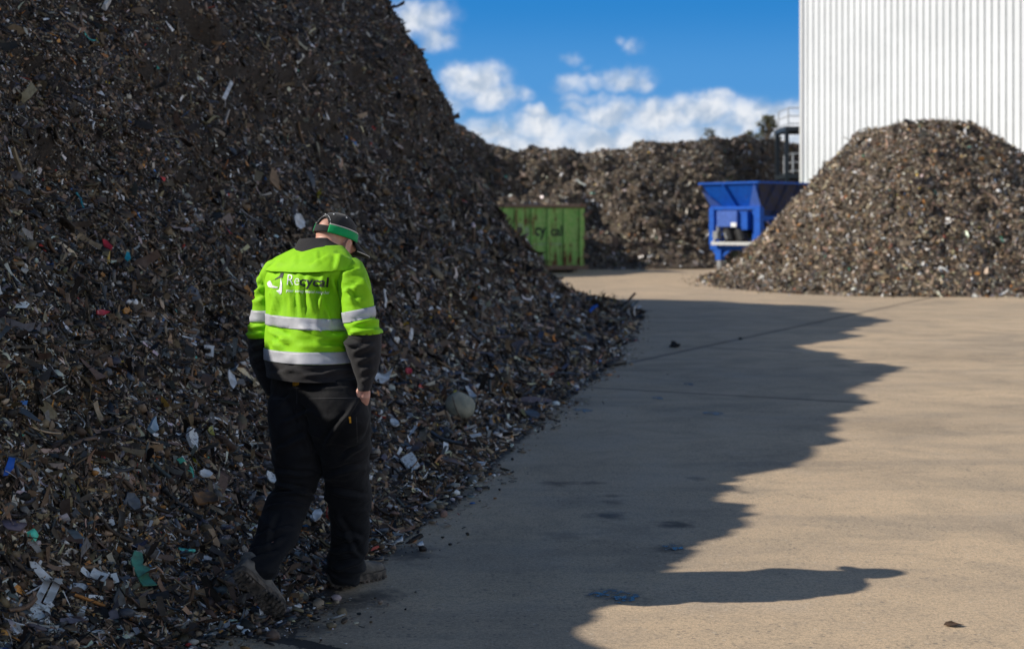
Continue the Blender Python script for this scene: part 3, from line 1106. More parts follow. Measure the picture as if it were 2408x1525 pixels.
def build_body():
    b = bmesh.new()
    # skull and jaw
    add_ellipsoid(b, hp(0, -.012, .012), (.077, .094, .094), HM, 32, 22)
    add_ellipsoid(b, hp(0, .012, -.03), (.068, .078, .082), HM, 28, 18)
    add_ellipsoid(b, hp(0, .042, -.078), (.05, .048, .044), HM, 24, 16)       # jaw
    add_ellipsoid(b, hp(0, .078, -.103), (.022, .018, .017), HM, 16, 12)      # chin
    add_ellipsoid(b, hp(0, .082, .022), (.052, .016, .014), HM, 18, 12)       # brow
    add_tube(b, [hp(0, .086, .012), hp(0, .102, -.016), hp(0, .113, -.035), hp(0, .098, -.042)], [.007, .010, .013, .008], 10)  # nose
    for s in (-1, 1):
        add_ellipsoid(b, hp(s * .036, .074, -.03), (.022, .02, .018), HM, 14, 10)  # cheek
        add_ellipsoid(b, hp(s * .012, .101, -.041), (.008, .009, .007), HM, 10, 8)
    add_ellipsoid(b, hp(0, .089, -.066), (.024, .010, .006), HM, 14, 8)       # lips
    add_ellipsoid(b, hp(0, .087, -.075), (.021, .010, .006), HM, 14, 8)
    for s in (-1, 1):                                                        # ears
        er = HM @ Matrix.Rotation(s * R(-18), 3, 'Z') @ Matrix.Rotation(R(-8), 3, 'X')
        add_ellipsoid(b, hp(s * .082, -.004, -.036), (.009, .018, .030), er, 18, 14)
        pts = []
        for k in range(11):
            a = R(-70 + 300 * k / 10)
            pts.append(hp(s * .090, -.006 - .017 * math.sin(a), -.034 + .028 * math.cos(a)))
        add_tube(b, pts, [.0045] * 11, 8)
        add_ellipsoid(b, hp(s * .083, .002, -.064), (.007, .010, .011), er, 12, 8)
    # thick neck down into the collar
    nb = at(757, 600, 6.34)
    add_tube(b, [hp(0, -.030, .0), hp(0, -.036, -.05), (hp(0, -.03, -.085) + nb) / 2 + Vector((.012, .0, .01)), nb], [.062, .069, .074, .082], 24)
    # torso under the jacket
    tor = [(590, 712, 800, 6.33, .06), (615, 665, 808, 6.33, .08), (650, 652, 800, 6.33, .095), (750, 655, 795, 6.31, .10), (850, 655, 800, 6.28, .10), (930, 665, 835, 6.26, .09), (985, 695, 810, 6.27, .06)]
    add_grid(b, ring_loft(tor, 36, .02, TH))
    # arms
    def chain(pts, rad):
        add_tube(b, [at(*p) for p in pts], rad, 16)
    chain([(652, 650, 6.39), (636, 720, 6.44), (622, 795, 6.44), (640, 870, 6.50), (660, 925, 6.53)], [.05, .05, .043, .036, .028])
    chain([(812, 645, 6.20), (838, 720, 6.12), (858, 792, 6.095), (862, 850, 6.085), (858, 903, 6.07)], [.05, .05, .043, .038, .028])
    # right hand slipping into the pocket
    add_tube(b, [at(858, 900, 6.072), at(857, 912, 6.07), at(856, 926, 6.072), at(855, 934, 6.076)], [.021, .024, .026, .023], 16)
    for (x0, x1, Y, L, r) in ((847, 848, 6.067, 953, .0086), (853, 852, 6.058, 959, .0092), (860, 857, 6.060, 958, .009), (866, 862, 6.069, 951, .0082)):
        add_tube(b, [at(x0 + 1, 920, Y + .004), at(x0, 933, Y - .004), at((x0 + x1) / 2, 944, Y + .012), at(x1, L, Y + .04)], [r * 1.05, r * 1.1, r, r * .85], 10)
    add_tube(b, [at(848, 908, 6.066), at(843, 919, 6.054), at(842, 931, 6.056), at(845, 942, 6.078)], [.012, .0115, .0105, .009], 10)
    # left hand in the far pocket
    add_tube(b, [at(662, 925, 6.52), at(668, 940, 6.50), at(672, 955, 6.47)], [.027, .03, .026], 12)
    for q in range(4):
        add_tube(b, [at(664 + 4 * q, 945, 6.50 - .012 * q), at(667 + 4 * q, 962, 6.48 - .012 * q), at(672 + 4 * q, 974, 6.46 - .012 * q)], [.009, .009, .0075], 8)
    # legs
    chain([(700, 960, 6.31), (706, 1060, 6.32), (694, 1150, 6.30), (663, 1220, 6.215), (628, 1300, 6.05)], [.08, .075, .056, .042, .032])
    chain([(810, 960, 6.25), (815, 1060, 6.29), (820, 1160, 6.38), (822, 1250, 6.46), (815, 1345, 6.53)], [.08, .075, .064, .058, .042])
    b = remesh_bm(b, .0042, 3)
    return b


bm = build_body()
person = obj('person', bm, SKIN, None, True)
tag(person, 'man in lime hi-vis jacket, black trousers and cap walking away, hand in pocket', 'person')
me = person.data
at_ = me.attributes.new('stubble', 'FLOAT', 'POINT')
HMI = HM.inverted()
vals = []
for v in me.vertices:
    l = HMI @ (v.co - HC)
    k = 0.0
    if l.length < .18:
        beard = max(0, min(1, (l.y - .0) / .04)) * max(0, min(1, (-.028 - l.z) / .03)) * max(0, min(1, (l.z + .15) / .03))
        scalp = max(0, min(1, (l.z - .018) / .03)) * .75
        k = max(beard, scalp)
    vals.append(k)
at_.data.foreach_set('value', vals)


def ridge(n, p=1.6):
    return (1 - np.abs(n)) ** p


def creases(P, segs, ycen):
    """pulled folds in the cloth: segments (x0,y0,x1,y1,width,height) seen from behind"""
    px = CX + F * P[:, 0] / P[:, 1] + fbm(P, 9, 3, 71) * 7
    py = HZ - (P[:, 2] - CAMZ) * F / P[:, 1] + fbm(P, 9, 3, 72) * 7
    back = np.clip((ycen + .03 - P[:, 1]) / .05, 0, 1)
    out = np.zeros(len(P))
    for x0, y0, x1, y1, w, A in segs:
        dx, dy = x1 - x0, y1 - y0
        L = math.hypot(dx, dy)
        t = ((px - x0) * dx + (py - y0) * dy) / L
        d = ((px - x0) * -dy + (py - y0) * dx) / L
        k = np.clip(t / (.25 * L), 0, 1) * np.clip((L - t) / (.35 * L), 0, 1)
        k = k * k * (3 - 2 * k) * 1.45
        u = d / w
        out += A * k * (np.exp(-u * u) - .75 * np.exp(-((u + 1.5) / .8) ** 2))
    return out * back


cz = lambda pts: [(521.8 + a * .3263, 465.6 + b_ * .3263, 521.8 + c_ * .3263, 465.6 + d_ * .3263, w, A) for a, b_, c_, d_, w, A in pts]
BACK_FOLDS = cz([(560, 520, 578, 880, 5, .010), (625, 560, 668, 880, 7, .012), (745, 530, 690, 880, 7, .016), (790, 560, 860, 880, 6, .016), (410, 640, 365, 880, 6, .011), (480, 560, 505, 880, 6, .009),
                 (720, 700, 780, 930, 5, .011), (840, 600, 900, 860, 6, .014), (345, 720, 420, 560, 5, .009),
                 (320, 940, 520, 1045, 6, .014), (350, 1080, 520, 985, 6, .011), (540, 935, 930, 1000, 6, .015), (520, 1065, 930, 1085, 6, .013), (640, 1030, 950, 960, 5, .012), (330, 1000, 460, 1100, 5, .011), (740, 1050, 940, 1110, 5, .011),
                 (330, 1260, 600, 1215, 5, .007), (560, 1290, 960, 1235, 5, .009), (420, 1200, 700, 1290, 5, .006)])
YOKE_FOLDS = cz([(550, 400, 540, 520, 4, .006), (640, 520, 800, 420, 5, .008), (820, 540, 860, 410, 6, .013), (800, 420, 930, 470, 5, .010), (400, 520, 470, 430, 5, .008), (680, 380, 720, 520, 4, .005), (470, 470, 330, 540, 4, .007)])
RIGHT_FOLDS = cz([(870, 560, 1010, 500, 5, .009), (870, 690, 1020, 620, 6, .013), (880, 740, 1060, 735, 6, .012), (930, 905, 1130, 880, 5, .013), (920, 960, 1140, 950, 5, .014), (900, 1030, 1020, 1070, 6, .014), (940, 1110, 1110, 1040, 6, .014),
                  (960, 1180, 1120, 1120, 5, .011), (985, 1250, 1100, 1200, 5, .010), (1000, 560, 1070, 760, 6, .009), (900, 640, 960, 800, 5, .010), (985, 1330, 1080, 1270, 4, .008)])
LEFT_FOLDS = cz([(240, 690, 330, 640, 5, .010), (230, 760, 335, 720, 5, .010), (200, 940, 330, 910, 5, .011), (190, 990, 320, 960, 5, .010), (200, 1080, 310, 1020, 6, .012), (220, 1160, 310, 1100, 6, .012), (250, 1240, 320, 1180, 5, .010), (270, 560, 310, 720, 5, .009)])


def jacket_fold(P, Nn):
    x, y, z = P[:, 0], P[:, 1], P[:, 2]
    w = fbm(P, 6, 3, 3) * .06
    low = np.clip((1.16 - z) / .12, 0, 1) * np.clip((z - .93) / .05, 0, 1)          # bunched above the hem
    high = np.clip((z - 1.12) / .1, 0, 1)
    vert = ridge(vnoise(np.stack([(x + w + .22 * z) * 15, y * 5, z * 2.2], 1), 1, 8), 2.2) * .026 * high * np.clip((1.47 - z) / .06, 0, 1)
    hor = ridge(vnoise(np.stack([x * 3.5 + z * 2, y * 3, (z + w + .16 * x) * 17], 1), 1, 14), 2.2) * .030 * low
    fine = fbm(P, 26, 3, 31) * .0045
    big = fbm(np.stack([x, y, z * .7], 1), 5.5, 2, 40) * .012
    return vert * .4 + hor * .4 + fine + big + creases(P, BACK_FOLDS, 6.27)


def sleeve_fold(seed, zc, segs, yc):
    def f(P, Nn):
        x, y, z = P[:, 0], P[:, 1], P[:, 2]
        w = fbm(P, 7, 3, seed) * .05
        elbow = np.exp(-((z - zc) / .11) ** 2)
        diag = ridge(vnoise(np.stack([x * 4, y * 4, (z + w + .45 * x) * 17], 1), 1, seed + 2), 2.2) * (.010 + .022 * elbow)
        return diag * .45 + fbm(P, 26, 3, seed + 5) * .003 + fbm(P, 6, 2, seed + 9) * .006 + creases(P, segs, yc)
    return f


def zof(py, Y):
    return CAMZ + (HZ - py) / F * Y


UP, DN = Vector((0, 0, 1)), Vector((0, 0, -1))

# --- jacket body
secs = [(584, 712, 800, 6.34, .075), (592, 694, 808, 6.335, .088), (602, 670, 818, 6.33, .102), (615, 646, 829, 6.325, .118), (632, 628, 836, 6.32, .133), (655, 622, 830, 6.31, .145), (690, 624, 818, 6.30, .15),
        (750, 629, 821, 6.28, .155), (800, 623, 826, 6.27, .16), (850, 621, 833, 6.26, .165), (880, 622, 840, 6.255, .167), (897, 624, 846, 6.25, .168)]
secs = [(HZ + (q[0] - HZ) * .973,) + q[1:] for q in secs]      # rings are level; the back is nearer than the middle
V = ring_loft(secs, 110, .0075, TH, 2.3)
tb = bmesh.new()
add_grid(tb, V, True, False, False)
displace_bm(tb, jacket_fold)
zb = zof(855, 6.09)
jacket = obj('jacket', cut_copy(tb, [(Vector((0, 0, zb)), DN)]), LIME, person, True)
tag(jacket, 'lime upper body of the jacket with crumpled folds')
hem = obj('hem_panel', cut_copy(tb, [(Vector((0, 0, zb)), UP)]), BLACK, jacket, True)
tag(hem, 'black lower band of the jacket')


def tilt(dx, dy=0):
    return Vector((dx, dy, 1)).normalized()


def band(src, p_top, p_bot, no_top, no_bot, name, mat, parent, push=.0022):
    o = cut_copy(src, [(p_top, no_top), (p_bot, -no_bot)], push)
    # a little thickness so the tape has an edge
    r = bmesh.ops.solidify(o, geom=o.faces[:], thickness=-.0016)
    return obj(name, o, mat, parent, True)


band(tb, at(626, 743, 6.10), at(626, 770, 6.10), tilt(.05), tilt(.05), 'reflective_tape', TAPE, jacket)
band(tb, at(720, 827, 6.09), at(720, 854.5, 6.09), tilt(.0), tilt(.005), 'reflective_tape', TAPE, jacket)
# the yoke flap across the shoulders, standing a little off the back
V2 = ring_loft(secs, 110, .0075, TH, 2.3)
yb = bmesh.new()
add_grid(yb, V2, True, False, False)
displace_bm(yb, lambda P, Nn: .012 + fbm(P, 7, 3, 61) * .006 + ridge(vnoise(np.stack([P[:, 0] * 10 - P[:, 2] * 9, P[:, 1] * 4, P[:, 2] * 4], 1), 1, 66), 2.4) * .008 * np.clip((1.52 - P[:, 2]) / .07, 0, 1) + (ridge(vnoise(P, 13, 64), 3) * .006 + .005) * np.clip((1.462 - P[:, 2]) / .02, 0, 1) + creases(P, YOKE_FOLDS, 6.3) * .5)
yk = cut_copy(yb, [(at(730, 637, 6.16), Vector((.04, .05, -1)).normalized())])
bmesh.ops.solidify(yk, geom=yk.faces[:], thickness=.003)
obj('yoke', yk, LIME, jacket, True)
# centre seams on the back (tape join and pleat stitch)
# --- collar
cs = [(566, 711, 785, 6.375, .064), (571, 708, 790, 6.37, .070), (580, 703, 798, 6.36, .078), (590, 697, 806, 6.345, .088), (604, 686, 817, 6.33, .10)]
V = ring_loft(cs, 60, .005, TH, 2.1)
cb = bmesh.new()
# stand collar dips towards his right front
for i in range(V.shape[0]):
    k = 1 - i / (V.shape[0] - 1)
    V[i, :, 2] -= np.clip((V[i, :, 0] - at(770, 575, 6.35).x) / .10, 0, 1) ** 1.2 * .040 * (.6 + .4 * k)
    V[i, :, 2] -= .012 * k * np.clip((V[i, :, 1] - 6.36) / .06, 0, 1)
add_grid(cb, V, True, False, False)
displace_bm(cb, lambda P, Nn: fbm(P, 14, 3, 90) * .004 + .017)
bmesh.ops.solidify(cb, geom=cb.faces[:], thickness=.006)
obj('collar', cb, BLACK, jacket, True)

# --- sleeves
ls = [(612, 640, 705, 6.36, .05), (622, 626, 702, 6.38, .062), (640, 614, 694, 6.40, .069), (665, 608, 684, 6.42, .071), (700, 601, 674, 6.435, .071), (745, 593, 662, 6.44, .069), (775, 587, 655, 6.44, .068), (793, 585, 651, 6.44, .067), (812, 586, 650, 6.45, .065), (835, 588, 653, 6.465, .062),
      (870, 598, 662, 6.49, .058), (905, 615, 676, 6.51, .05), (928, 630, 686, 6.53, .042)]
rs = [(608, 790, 836, 6.24, .045), (618, 784, 848, 6.22, .058), (634, 788, 857, 6.19, .066), (655, 794, 866, 6.165, .070), (690, 801, 873, 6.14, .071), (740, 811, 878, 6.115, .070), (765, 817, 885, 6.105, .070), (786, 822, 892, 6.10, .070), (800, 820, 893, 6.095, .070), (822, 820, 893, 6.09, .067), (845, 825, 891, 6.085, .063),
      (872, 833, 885, 6.08, .054), (898, 841, 875, 6.075, .043), (917, 843, 869, 6.07, .036)]


def sleeve(secs_, seed, zc, cut_p, cut_n, tapes, label, flare):
    V = ring_loft(secs_, 56, .0075, 0, 2.05)
    sb = bmesh.new()
    add_grid(sb, V, True, True, False)
    displace_bm(sb, sleeve_fold(seed, zc, RIGHT_FOLDS if label.startswith('right') else LEFT_FOLDS, 6.15 if label.startswith('right') else 6.5))
    up = cut_copy(sb, [(cut_p, -cut_n)])
    up.normal_update()
    # the lime cloth ends in a loose edge over the black cuff
    for v in up.verts:
        k = max(0, 1 - abs((v.co - cut_p).dot(cut_n)) / .03)
        v.co += v.normal * flare * k
    s = obj('sleeve', up, LIME, person, True)
    tag(s, label)
    c = obj('cuff', cut_copy(sb, [(cut_p, cut_n)]), BLACK, s, True)
    tag(c, 'black forearm of the sleeve')
    for (a, b2, n1, n2) in tapes:
        band(sb, a, b2, n1, n2, 'reflective_tape', TAPE, s)
    # armhole seam roll
    sb.free()
    return s


sleeve(ls, 120, zof(800, 6.4), at(610, 793, 6.42), tilt(-.04), [(at(620, 730, 6.37), at(620, 757, 6.37), tilt(0), tilt(-.02))], 'left sleeve, lime above a black forearm', .002)
nr_ = tilt(-.20)
sleeve(rs, 150, zof(790, 6.18), at(858, 786, 6.05), tilt(-.04), [(at(845, 727, 6.06), at(850, 752, 6.06), nr_, nr_)], 'right sleeve, lime above a black forearm', .003)

# --- trousers
tr = bmesh.new()
add_grid(tr, ring_loft([(880, 632, 846, 6.25, .125), (900, 629, 852, 6.25, .13), (930, 628, 866, 6.25, .135), (970, 632, 870, 6.255, .125), (1005, 645, 862, 6.26, .10), (1035, 675, 835, 6.27, .07), (1055, 715, 800, 6.28, .05)], 60, .012, TH))
add_grid(tr, ring_loft([(930, 632, 752, 6.30, .12), (985, 633, 756, 6.285, .135), (1040, 640, 759, 6.29, .13), (1100, 650, 760, 6.305, .115), (1135, 651, 748, 6.31, .105), (1160, 637, 731, 6.29, .097), (1200, 621, 721, 6.23, .088), (1245, 604, 708, 6.16, .082), (1280, 591, 692, 6.09, .076), (1310, 578, 668, 6.03, .070), (1330, 571, 655, 6.005, .066), (1345, 573, 650, 6.005, .064), (1357, 582, 648, 6.01, .06)], 44, .010, 0))
add_grid(tr, ring_loft([(930, 748, 868, 6.20, .12), (985, 750, 872, 6.20, .135), (1040, 756, 869, 6.24, .13), (1110, 762, 866, 6.31, .115), (1180, 772, 868, 6.39, .10), (1245, 778, 867, 6.45, .09), (1290, 781, 860, 6.49, .086), (1320, 774, 853, 6.51, .085), (1345, 773, 847, 6.53, .080), (1366, 779, 838, 6.545, .07)], 44, .010, 0))
tr = remesh_bm(tr, .0075, 14)


TROUSER_FOLDS = [(640, 1130, 742, 1168, 6, .013), (636, 1170, 735, 1150, 6, .012), (625, 1195, 722, 1190, 5, .010), (645, 1105, 750, 1120, 6, .010), (600, 1262, 700, 1240, 6, .011), (585, 1300, 680, 1262, 6, .012), (578, 1325, 660, 1290, 5, .011), (655, 1000, 745, 960, 6, .009),
                 (650, 1060, 740, 1010, 6, .009), (690, 930, 735, 1090, 7, .010), (775, 1300, 850, 1275, 6, .013), (778, 1335, 850, 1315, 6, .013), (780, 1250, 862, 1268, 6, .010), (770, 1150, 866, 1170, 6, .011), (765, 1115, 866, 1090, 6, .010), (760, 1050, 830, 960, 7, .010), (800, 1080, 866, 1040, 6, .009),
                 (785, 1190, 850, 1330, 7, .009), (650, 1200, 620, 1300, 7, .009), (640, 905, 840, 915, 4, .006), (650, 960, 690, 925, 5, .008), (845, 930, 800, 1000, 5, .008)]


def trouser_fold(P, Nn):
    x, y, z = P[:, 0], P[:, 1], P[:, 2]
    w = fbm(P, 6, 3, 201) * .06
    d = ridge(vnoise(np.stack([x * 3.5, y * 3.5, (z + w + .3 * x) * 14], 1), 1, 205), 2.2)
    loc = np.exp(-((z - .08) / .12) ** 2) * .016 + np.exp(-((z - .5) / .13) ** 2) * .012 + np.exp(-((z - .72) / .1) ** 2) * .008 + .003
    return d * loc * 1.3 + fbm(P, 24, 3, 210) * .003 + fbm(P, 9, 2, 212) * .006 + creases(P, TROUSER_FOLDS, 6.9)


displace_bm(tr, trouser_fold)
trousers = obj('trousers', tr, NAVY, person, True)
tag(trousers, 'loose black work trousers')
TBVH = BVHTree.FromObject(trousers, bpy.context.evaluated_depsgraph_get())
JBVH = BVHTree.FromObject(jacket, bpy.context.evaluated_depsgraph_get())


def ray_on(bvh, px, py, lift=.002):
    o = Vector((0, 0, CAMZ))
    d = Vector(((px - CX) / F, 1, (HZ - py) / F)).normalized()
    h = bvh.ray_cast(o, d)
    if h[0] is None: return None
    nn = h[1] if h[1].dot(d) < 0 else -h[1]
    return h[0] - d * lift, nn


def patch_on(bvh, poly, lift=.002, sub=6, thick=.0015):
    """a small sewn or printed patch lying on cloth; poly in picture units"""
    b = bmesh.new()
    vs = [b.verts.new((p[0], p[1], 0)) for p in poly]
    b.faces.new(vs)
    bmesh.ops.triangulate(b, faces=b.faces[:])
    for _ in range(sub):
        es = [e for e in b.edges if e.calc_length() > 4]
        if not es: break
        bmesh.ops.subdivide_edges(b, edges=es, cuts=1, use_grid_fill=False)
        bmesh.ops.triangulate(b, faces=b.faces[:])
    dead = []
    for v in b.verts:
        h = ray_on(bvh, v.co.x, v.co.y, lift)
        if h is None: dead.append(v)
        else: v.co = h[0]
    bmesh.ops.delete(b, geom=dead, context='VERTS')
    return b


# belt loop tag, pocket tag, pocket seams
lp = obj('belt_loop', patch_on(TBVH, [(684, 893), (709, 893), (708, 912), (688, 912)], .006), NAVY, trousers)
tg = obj('waist_tag', patch_on(TBVH, [(688, 896), (704, 896), (703, 904), (695, 904), (695, 907), (688, 907)], .009), ORANGE, lp)
obj('pocket_tag', patch_on(TBVH, [(820, 979), (825, 979), (826, 994), (822, 994)], .004), ORANGE, trousers)
SEAM = simple_mat('trouser_seam', (.05, .05, .055), .8, .2, 40)
for poly in ([(641, 937), (668, 936), (668, 937.4), (641, 938.4)], [(727, 936), (846, 934), (846, 935.2), (727, 937.4)], [(697, 914), (698.2, 914), (698.6, 948), (697.4, 948)], [(838, 980), (839.2, 980), (841, 1040), (839.8, 1040)]):
    obj('pocket_seam', patch_on(TBVH, poly, .0022), SEAM, trousers)


# --- boots
def boot_bm():
    b = bmesh.new()
    L = .305
    prof = [(0.0, .028, .055), (.02, .036, .11), (.06, .040, .135), (.10, .040, .135), (.14, .041, .115), (.18, .045, .092), (.22, .049, .08), (.26, .047, .072), (.29, .036, .060), (.303, .018, .042)]
    rr = catmull(np.array(prof), 40)
    n = 30
    V = np.zeros((40, n, 3))
    for i, (y, w, h) in enumerate(rr):
        for k in range(n):
            a = 2 * math.pi * k / n
            cx, cz = math.cos(a), math.sin(a)
            V[i, k] = (w * np.sign(cx) * abs(cx) ** .8 + .006 * math.sin(y * 12), y, .028 + (h - .028) / 2 * (1 + np.sign(cz) * abs(cz) ** .85))
    add_grid(b, V)
    add_tube(b, [(0, .055, .08), (0, .06, .12), (0, .06, .155)], [.046, .046, .046], 22)
    b = remesh_bm(b, .005, 5)
    displace_bm(b, lambda P, Nn: fbm(P, 22, 3, 300) * .003 + ridge(vnoise(np.stack([P[:, 0] * 8, P[:, 1] * 34, P[:, 2] * 30], 1), 1, 303), 3) * .004 * np.exp(-((P[:, 1] - .17) / .05) ** 2))
    return b


def sole_bm():
    b = bmesh.new()
    out = [(0, .0), (.028, .008), (.038, .03), (.038, .08), (.036, .13), (.043, .18), (.053, .22), (.052, .26), (.038, .292), (.012, .307)]
    pts = [(x, y) for x, y in out] + [(-x, y) for x, y in out[::-1] if x > 0]
    pr = catmull(np.array(pts + [pts[0]]), 64)[:-1]
    rings = []
    for z, s in ((.010, .97), (.013, 1.0), (.034, 1.02), (.038, .98)):
        rings.append([(p[0] * s + .006 * math.sin(p[1] * 12), (p[1] - .15) * s + .15, z + (.006 if .12 < p[1] < .15 and z < .012 else 0)) for p in pr])
    add_grid(b, np.array(rings))
    # tread lugs
    for y in np.arange(.155, .295, .022):
        w = np.interp(y, [.15, .22, .26, .292], [.038, .05, .049, .032])
        for s in (-1, 1):
            add_box(b, (s * w * .78 + .006, y, .005), (w * .42, .013, .012), Matrix.Rotation(s * R(14), 3, 'Z'))
            add_box(b, (s * w * .26 + .006, y + .007, .005), (w * .36, .012, .012), Matrix.Rotation(s * R(-24), 3, 'Z'))
    for y in (.012, .034, .056, .078):
        w = np.interp(y, [0, .03, .08], [.02, .036, .037])
        for s in (-1, 1):
            add_box(b, (s * w * .62, y + .006, .004), (w * .6, .015, .014))
    add_box(b, (0, .045, .006), (.02, .05, .01))
    return b


def boot(label, M4):
    b = boot_bm()
    b.transform(M4)
    o = obj('boot', b, BOOT, person, True)
    tag(o, label)
    s = sole_bm()
    s.transform(M4)
    obj('sole', s, SOLE, o)
    return o


p0 = gp(778, 1384)
p1 = gp(908, 1350)
hd = (p1 - p0).normalized()
Mr = Matrix.Translation(p0) @ Matrix((Vector((hd.y, -hd.x, 0)), hd, UP)).transposed().to_4x4() @ Matrix.Scale(1.08, 4)
boot('right boot flat on the slab', Mr)
toe = gp(655, 1459)
fwd = Vector((.597, .339, -.725)).normalized()
up_ = Vector((.014, .89, .45))
up_ = (up_ - fwd * up_.dot(fwd)).normalized()
side = fwd.cross(up_)
rm = Matrix((side, fwd, up_)).transposed()
Ml = Matrix.Translation(toe - rm @ Vector((-.01, .285, .0)) + Vector((0, 0, .012))) @ rm.to_4x4() @ Matrix.Scale(.95, 4)
boot('left boot pushed up on its toe with the tread showing', Ml)

# --- cap
cr, cfw, ch = .0865, .108, .112
cc = Vector((0, -.008, -.001))


def cap_pt(az, el, s=1.0):
    """az 0 = back, +-pi = front; el 0 = rim, 1 = crown"""
    a = el * math.pi / 2
    rim_drop = .002 + .0 * math.cos(az)
    x = math.sin(az) * max(0.0, math.cos(a)) ** .85 * cr * s
    y = -math.cos(az) * max(0.0, math.cos(a)) ** .85 * cfw * s
    z = math.sin(a) ** .9 * ch * s if a > 0 else 0.0
    return hp(cc.x + x, cc.y + y, cc.z + z - rim_drop)


cb = bmesh.new()
na, ne = 96, 34
grid = [[cb.verts.new(cap_pt(2 * math.pi * i / na - math.pi, j / ne)) for i in range(na)] for j in range(ne)]
topv = cb.verts.new(cap_pt(0, 1))
for j in range(ne):
    for i in range(na):
        az = 2 * math.pi * (i + .5) / na - math.pi
        el = (j + .5) / ne
        arch = (az / .5) ** 2 + (el / .40) ** 2
        if arch < 1: continue
        if j < ne - 1:
            cb.faces.new((grid[j][i], grid[j][(i + 1) % na], grid[j + 1][(i + 1) % na], grid[j + 1][i]))
        else:
            cb.faces.new((grid[j][i], grid[j][(i + 1) % na], topv))
bmesh.ops.delete(cb, geom=[v for v in cb.verts if not v.link_faces], context='VERTS')
for v in cb.verts:       # smooth the cut of the arch onto its curve
    pass
displace_bm(cb, lambda P, Nn: fbm(P, 18, 3, 400) * .0025)
CAPBM = cb.copy()
bmesh.ops.solidify(cb, geom=cb.faces[:], thickness=.003)
cap = obj('cap', cb, CAPB, person, True)
tag(cap, 'black baseball cap with a green side band')
CBVH = BVHTree.FromBMesh(CAPBM)


def cap_strip(az0, az1, e0, e1, s, mat, name, parent, n=40, th=.002):
    b = bmesh.new()
    r = []
    for i in range(n + 1):
        az = az0 + (az1 - az0) * i / n
        ee1 = e1(az) if callable(e1) else e1
        ee0 = e0(az) if callable(e0) else e0
        r.append([b.verts.new(cap_pt(az, ee0 + (ee1 - ee0) * j / 4, s)) for j in range(5)])
    for i in range(n):
        for j in range(4):
            b.faces.new((r[i][j], r[i + 1][j], r[i + 1][j + 1], r[i][j + 1]))
    bmesh.ops.recalc_face_normals(b, faces=b.faces[:])
    bmesh.ops.solidify(b, geom=b.faces[:], thickness=-th)
    return obj(name, b, mat, parent, True)


PIPE = simple_mat('cap_piping', (.66, .6, .55), .6, .1, 30)
for s in (-1, 1):
    gb = cap_strip(s * .50, s * 2.45, -.0, .185, 1.022, CAPG, 'band', cap)
    cap_strip(s * .50, s * 2.5, .19, .215, 1.026, PIPE, 'piping', gb)
cap_strip(-.60, .54, .0, .15, 1.014, CAPB, 'strap', cap)
# brim
bb = bmesh.new()
nb, mb = 28, 10
gr = []
for i in range(nb + 1):
    t = (i / nb - .5) * 2
    az = math.pi - t * 1.12
    row = []
    for j in range(mb + 1):
        k = j / mb
        base = Vector((math.sin(az) * cr * 1.0, -math.cos(az) * cfw * 1.0, 0)) + cc
        ext = .105 * math.sqrt(max(0, 1 - abs(t * .98) ** 2.6)) + .004
        p = base + Vector((math.sin(az) * .12, 1, 0)).normalized() * ext * k
        p.z += .004 - .040 * k - .10 * (p.x * p.x) / .09 * .55
        row.append(bb.verts.new(hp(*p)))
    gr.append(row)
for i in range(nb):
    for j in range(mb):
        bb.faces.new((gr[i][j], gr[i + 1][j], gr[i + 1][j + 1], gr[i][j + 1]))
edge_pts = [gr[i][mb].co.copy() for i in range(nb + 1)]
bmesh.ops.recalc_face_normals(bb, faces=bb.faces[:])
bmesh.ops.solidify(bb, geom=bb.faces[:], thickness=.003)
brim = obj('brim', bb, CAPB, cap, True)
pb = bmesh.new()
add_tube(pb, edge_pts, .0022, 6)
obj('piping', pb, PIPE, brim, True)
bt = bmesh.new()
add_ellipsoid(bt, cap_pt(0, 1, 1.01), (.007, .007, .004), HM, 12, 8)
obj('button', bt, CAPB, cap, True)
for az in (-.75, .42, 1.35):
    eb = bmesh.new()
    add_ellipsoid(eb, cap_pt(az, .58, 1.008), (.0036, .0036, .0036), HM, 10, 8)
    obj('eyelet', eb, WHITE, cap, True)


# ------------------------------------------------------------------ lettering


def text_bm(body, bold=0.0, shear=0.0, spacing=1.0):
    cu = bpy.data.curves.new('lettering', 'FONT')
    cu.body = body
    cu.size = 1.0
    cu.offset = bold
    cu.shear = shear
    cu.space_character = spacing
    cu.resolution_u = 4
    cu.fill_mode = 'FRONT'
    o = bpy.data.objects.new('lettering', cu)
    COL.objects.link(o)
    bpy.context.view_layer.update()
    dg = bpy.context.evaluated_depsgraph_get()
    me = bpy.data.meshes.new_from_object(o.evaluated_get(dg))
    bpy.data.objects.remove(o)
    b = bmesh.new()
    b.from_mesh(me)
    bpy.data.meshes.remove(me)
    return b


def bounds(b):
    xs = [v.co.x for v in b.verts]
    ys = [v.co.y for v in b.verts]
    return min(xs), max(xs), min(ys), max(ys)


def refine(b, L, times=5):
    bmesh.ops.triangulate(b, faces=b.faces[:])
    for _ in range(times):
        es = [e for e in b.edges if e.calc_length() > L]
        if not es: break
        bmesh.ops.subdivide_edges(b, edges=es, cuts=1)
        bmesh.ops.triangulate(b, faces=b.faces[:])


def print_on(b, bvh, fmap, lift):
    dead = []
    for v in b.verts:
        px, py = fmap(v.co.x, v.co.y)
        h = ray_on(bvh, px, py, lift)
        if h is None: dead.append(v)
        else: v.co = h[0]
    bmesh.ops.delete(b, geom=dead, context='VERTS')
    return b


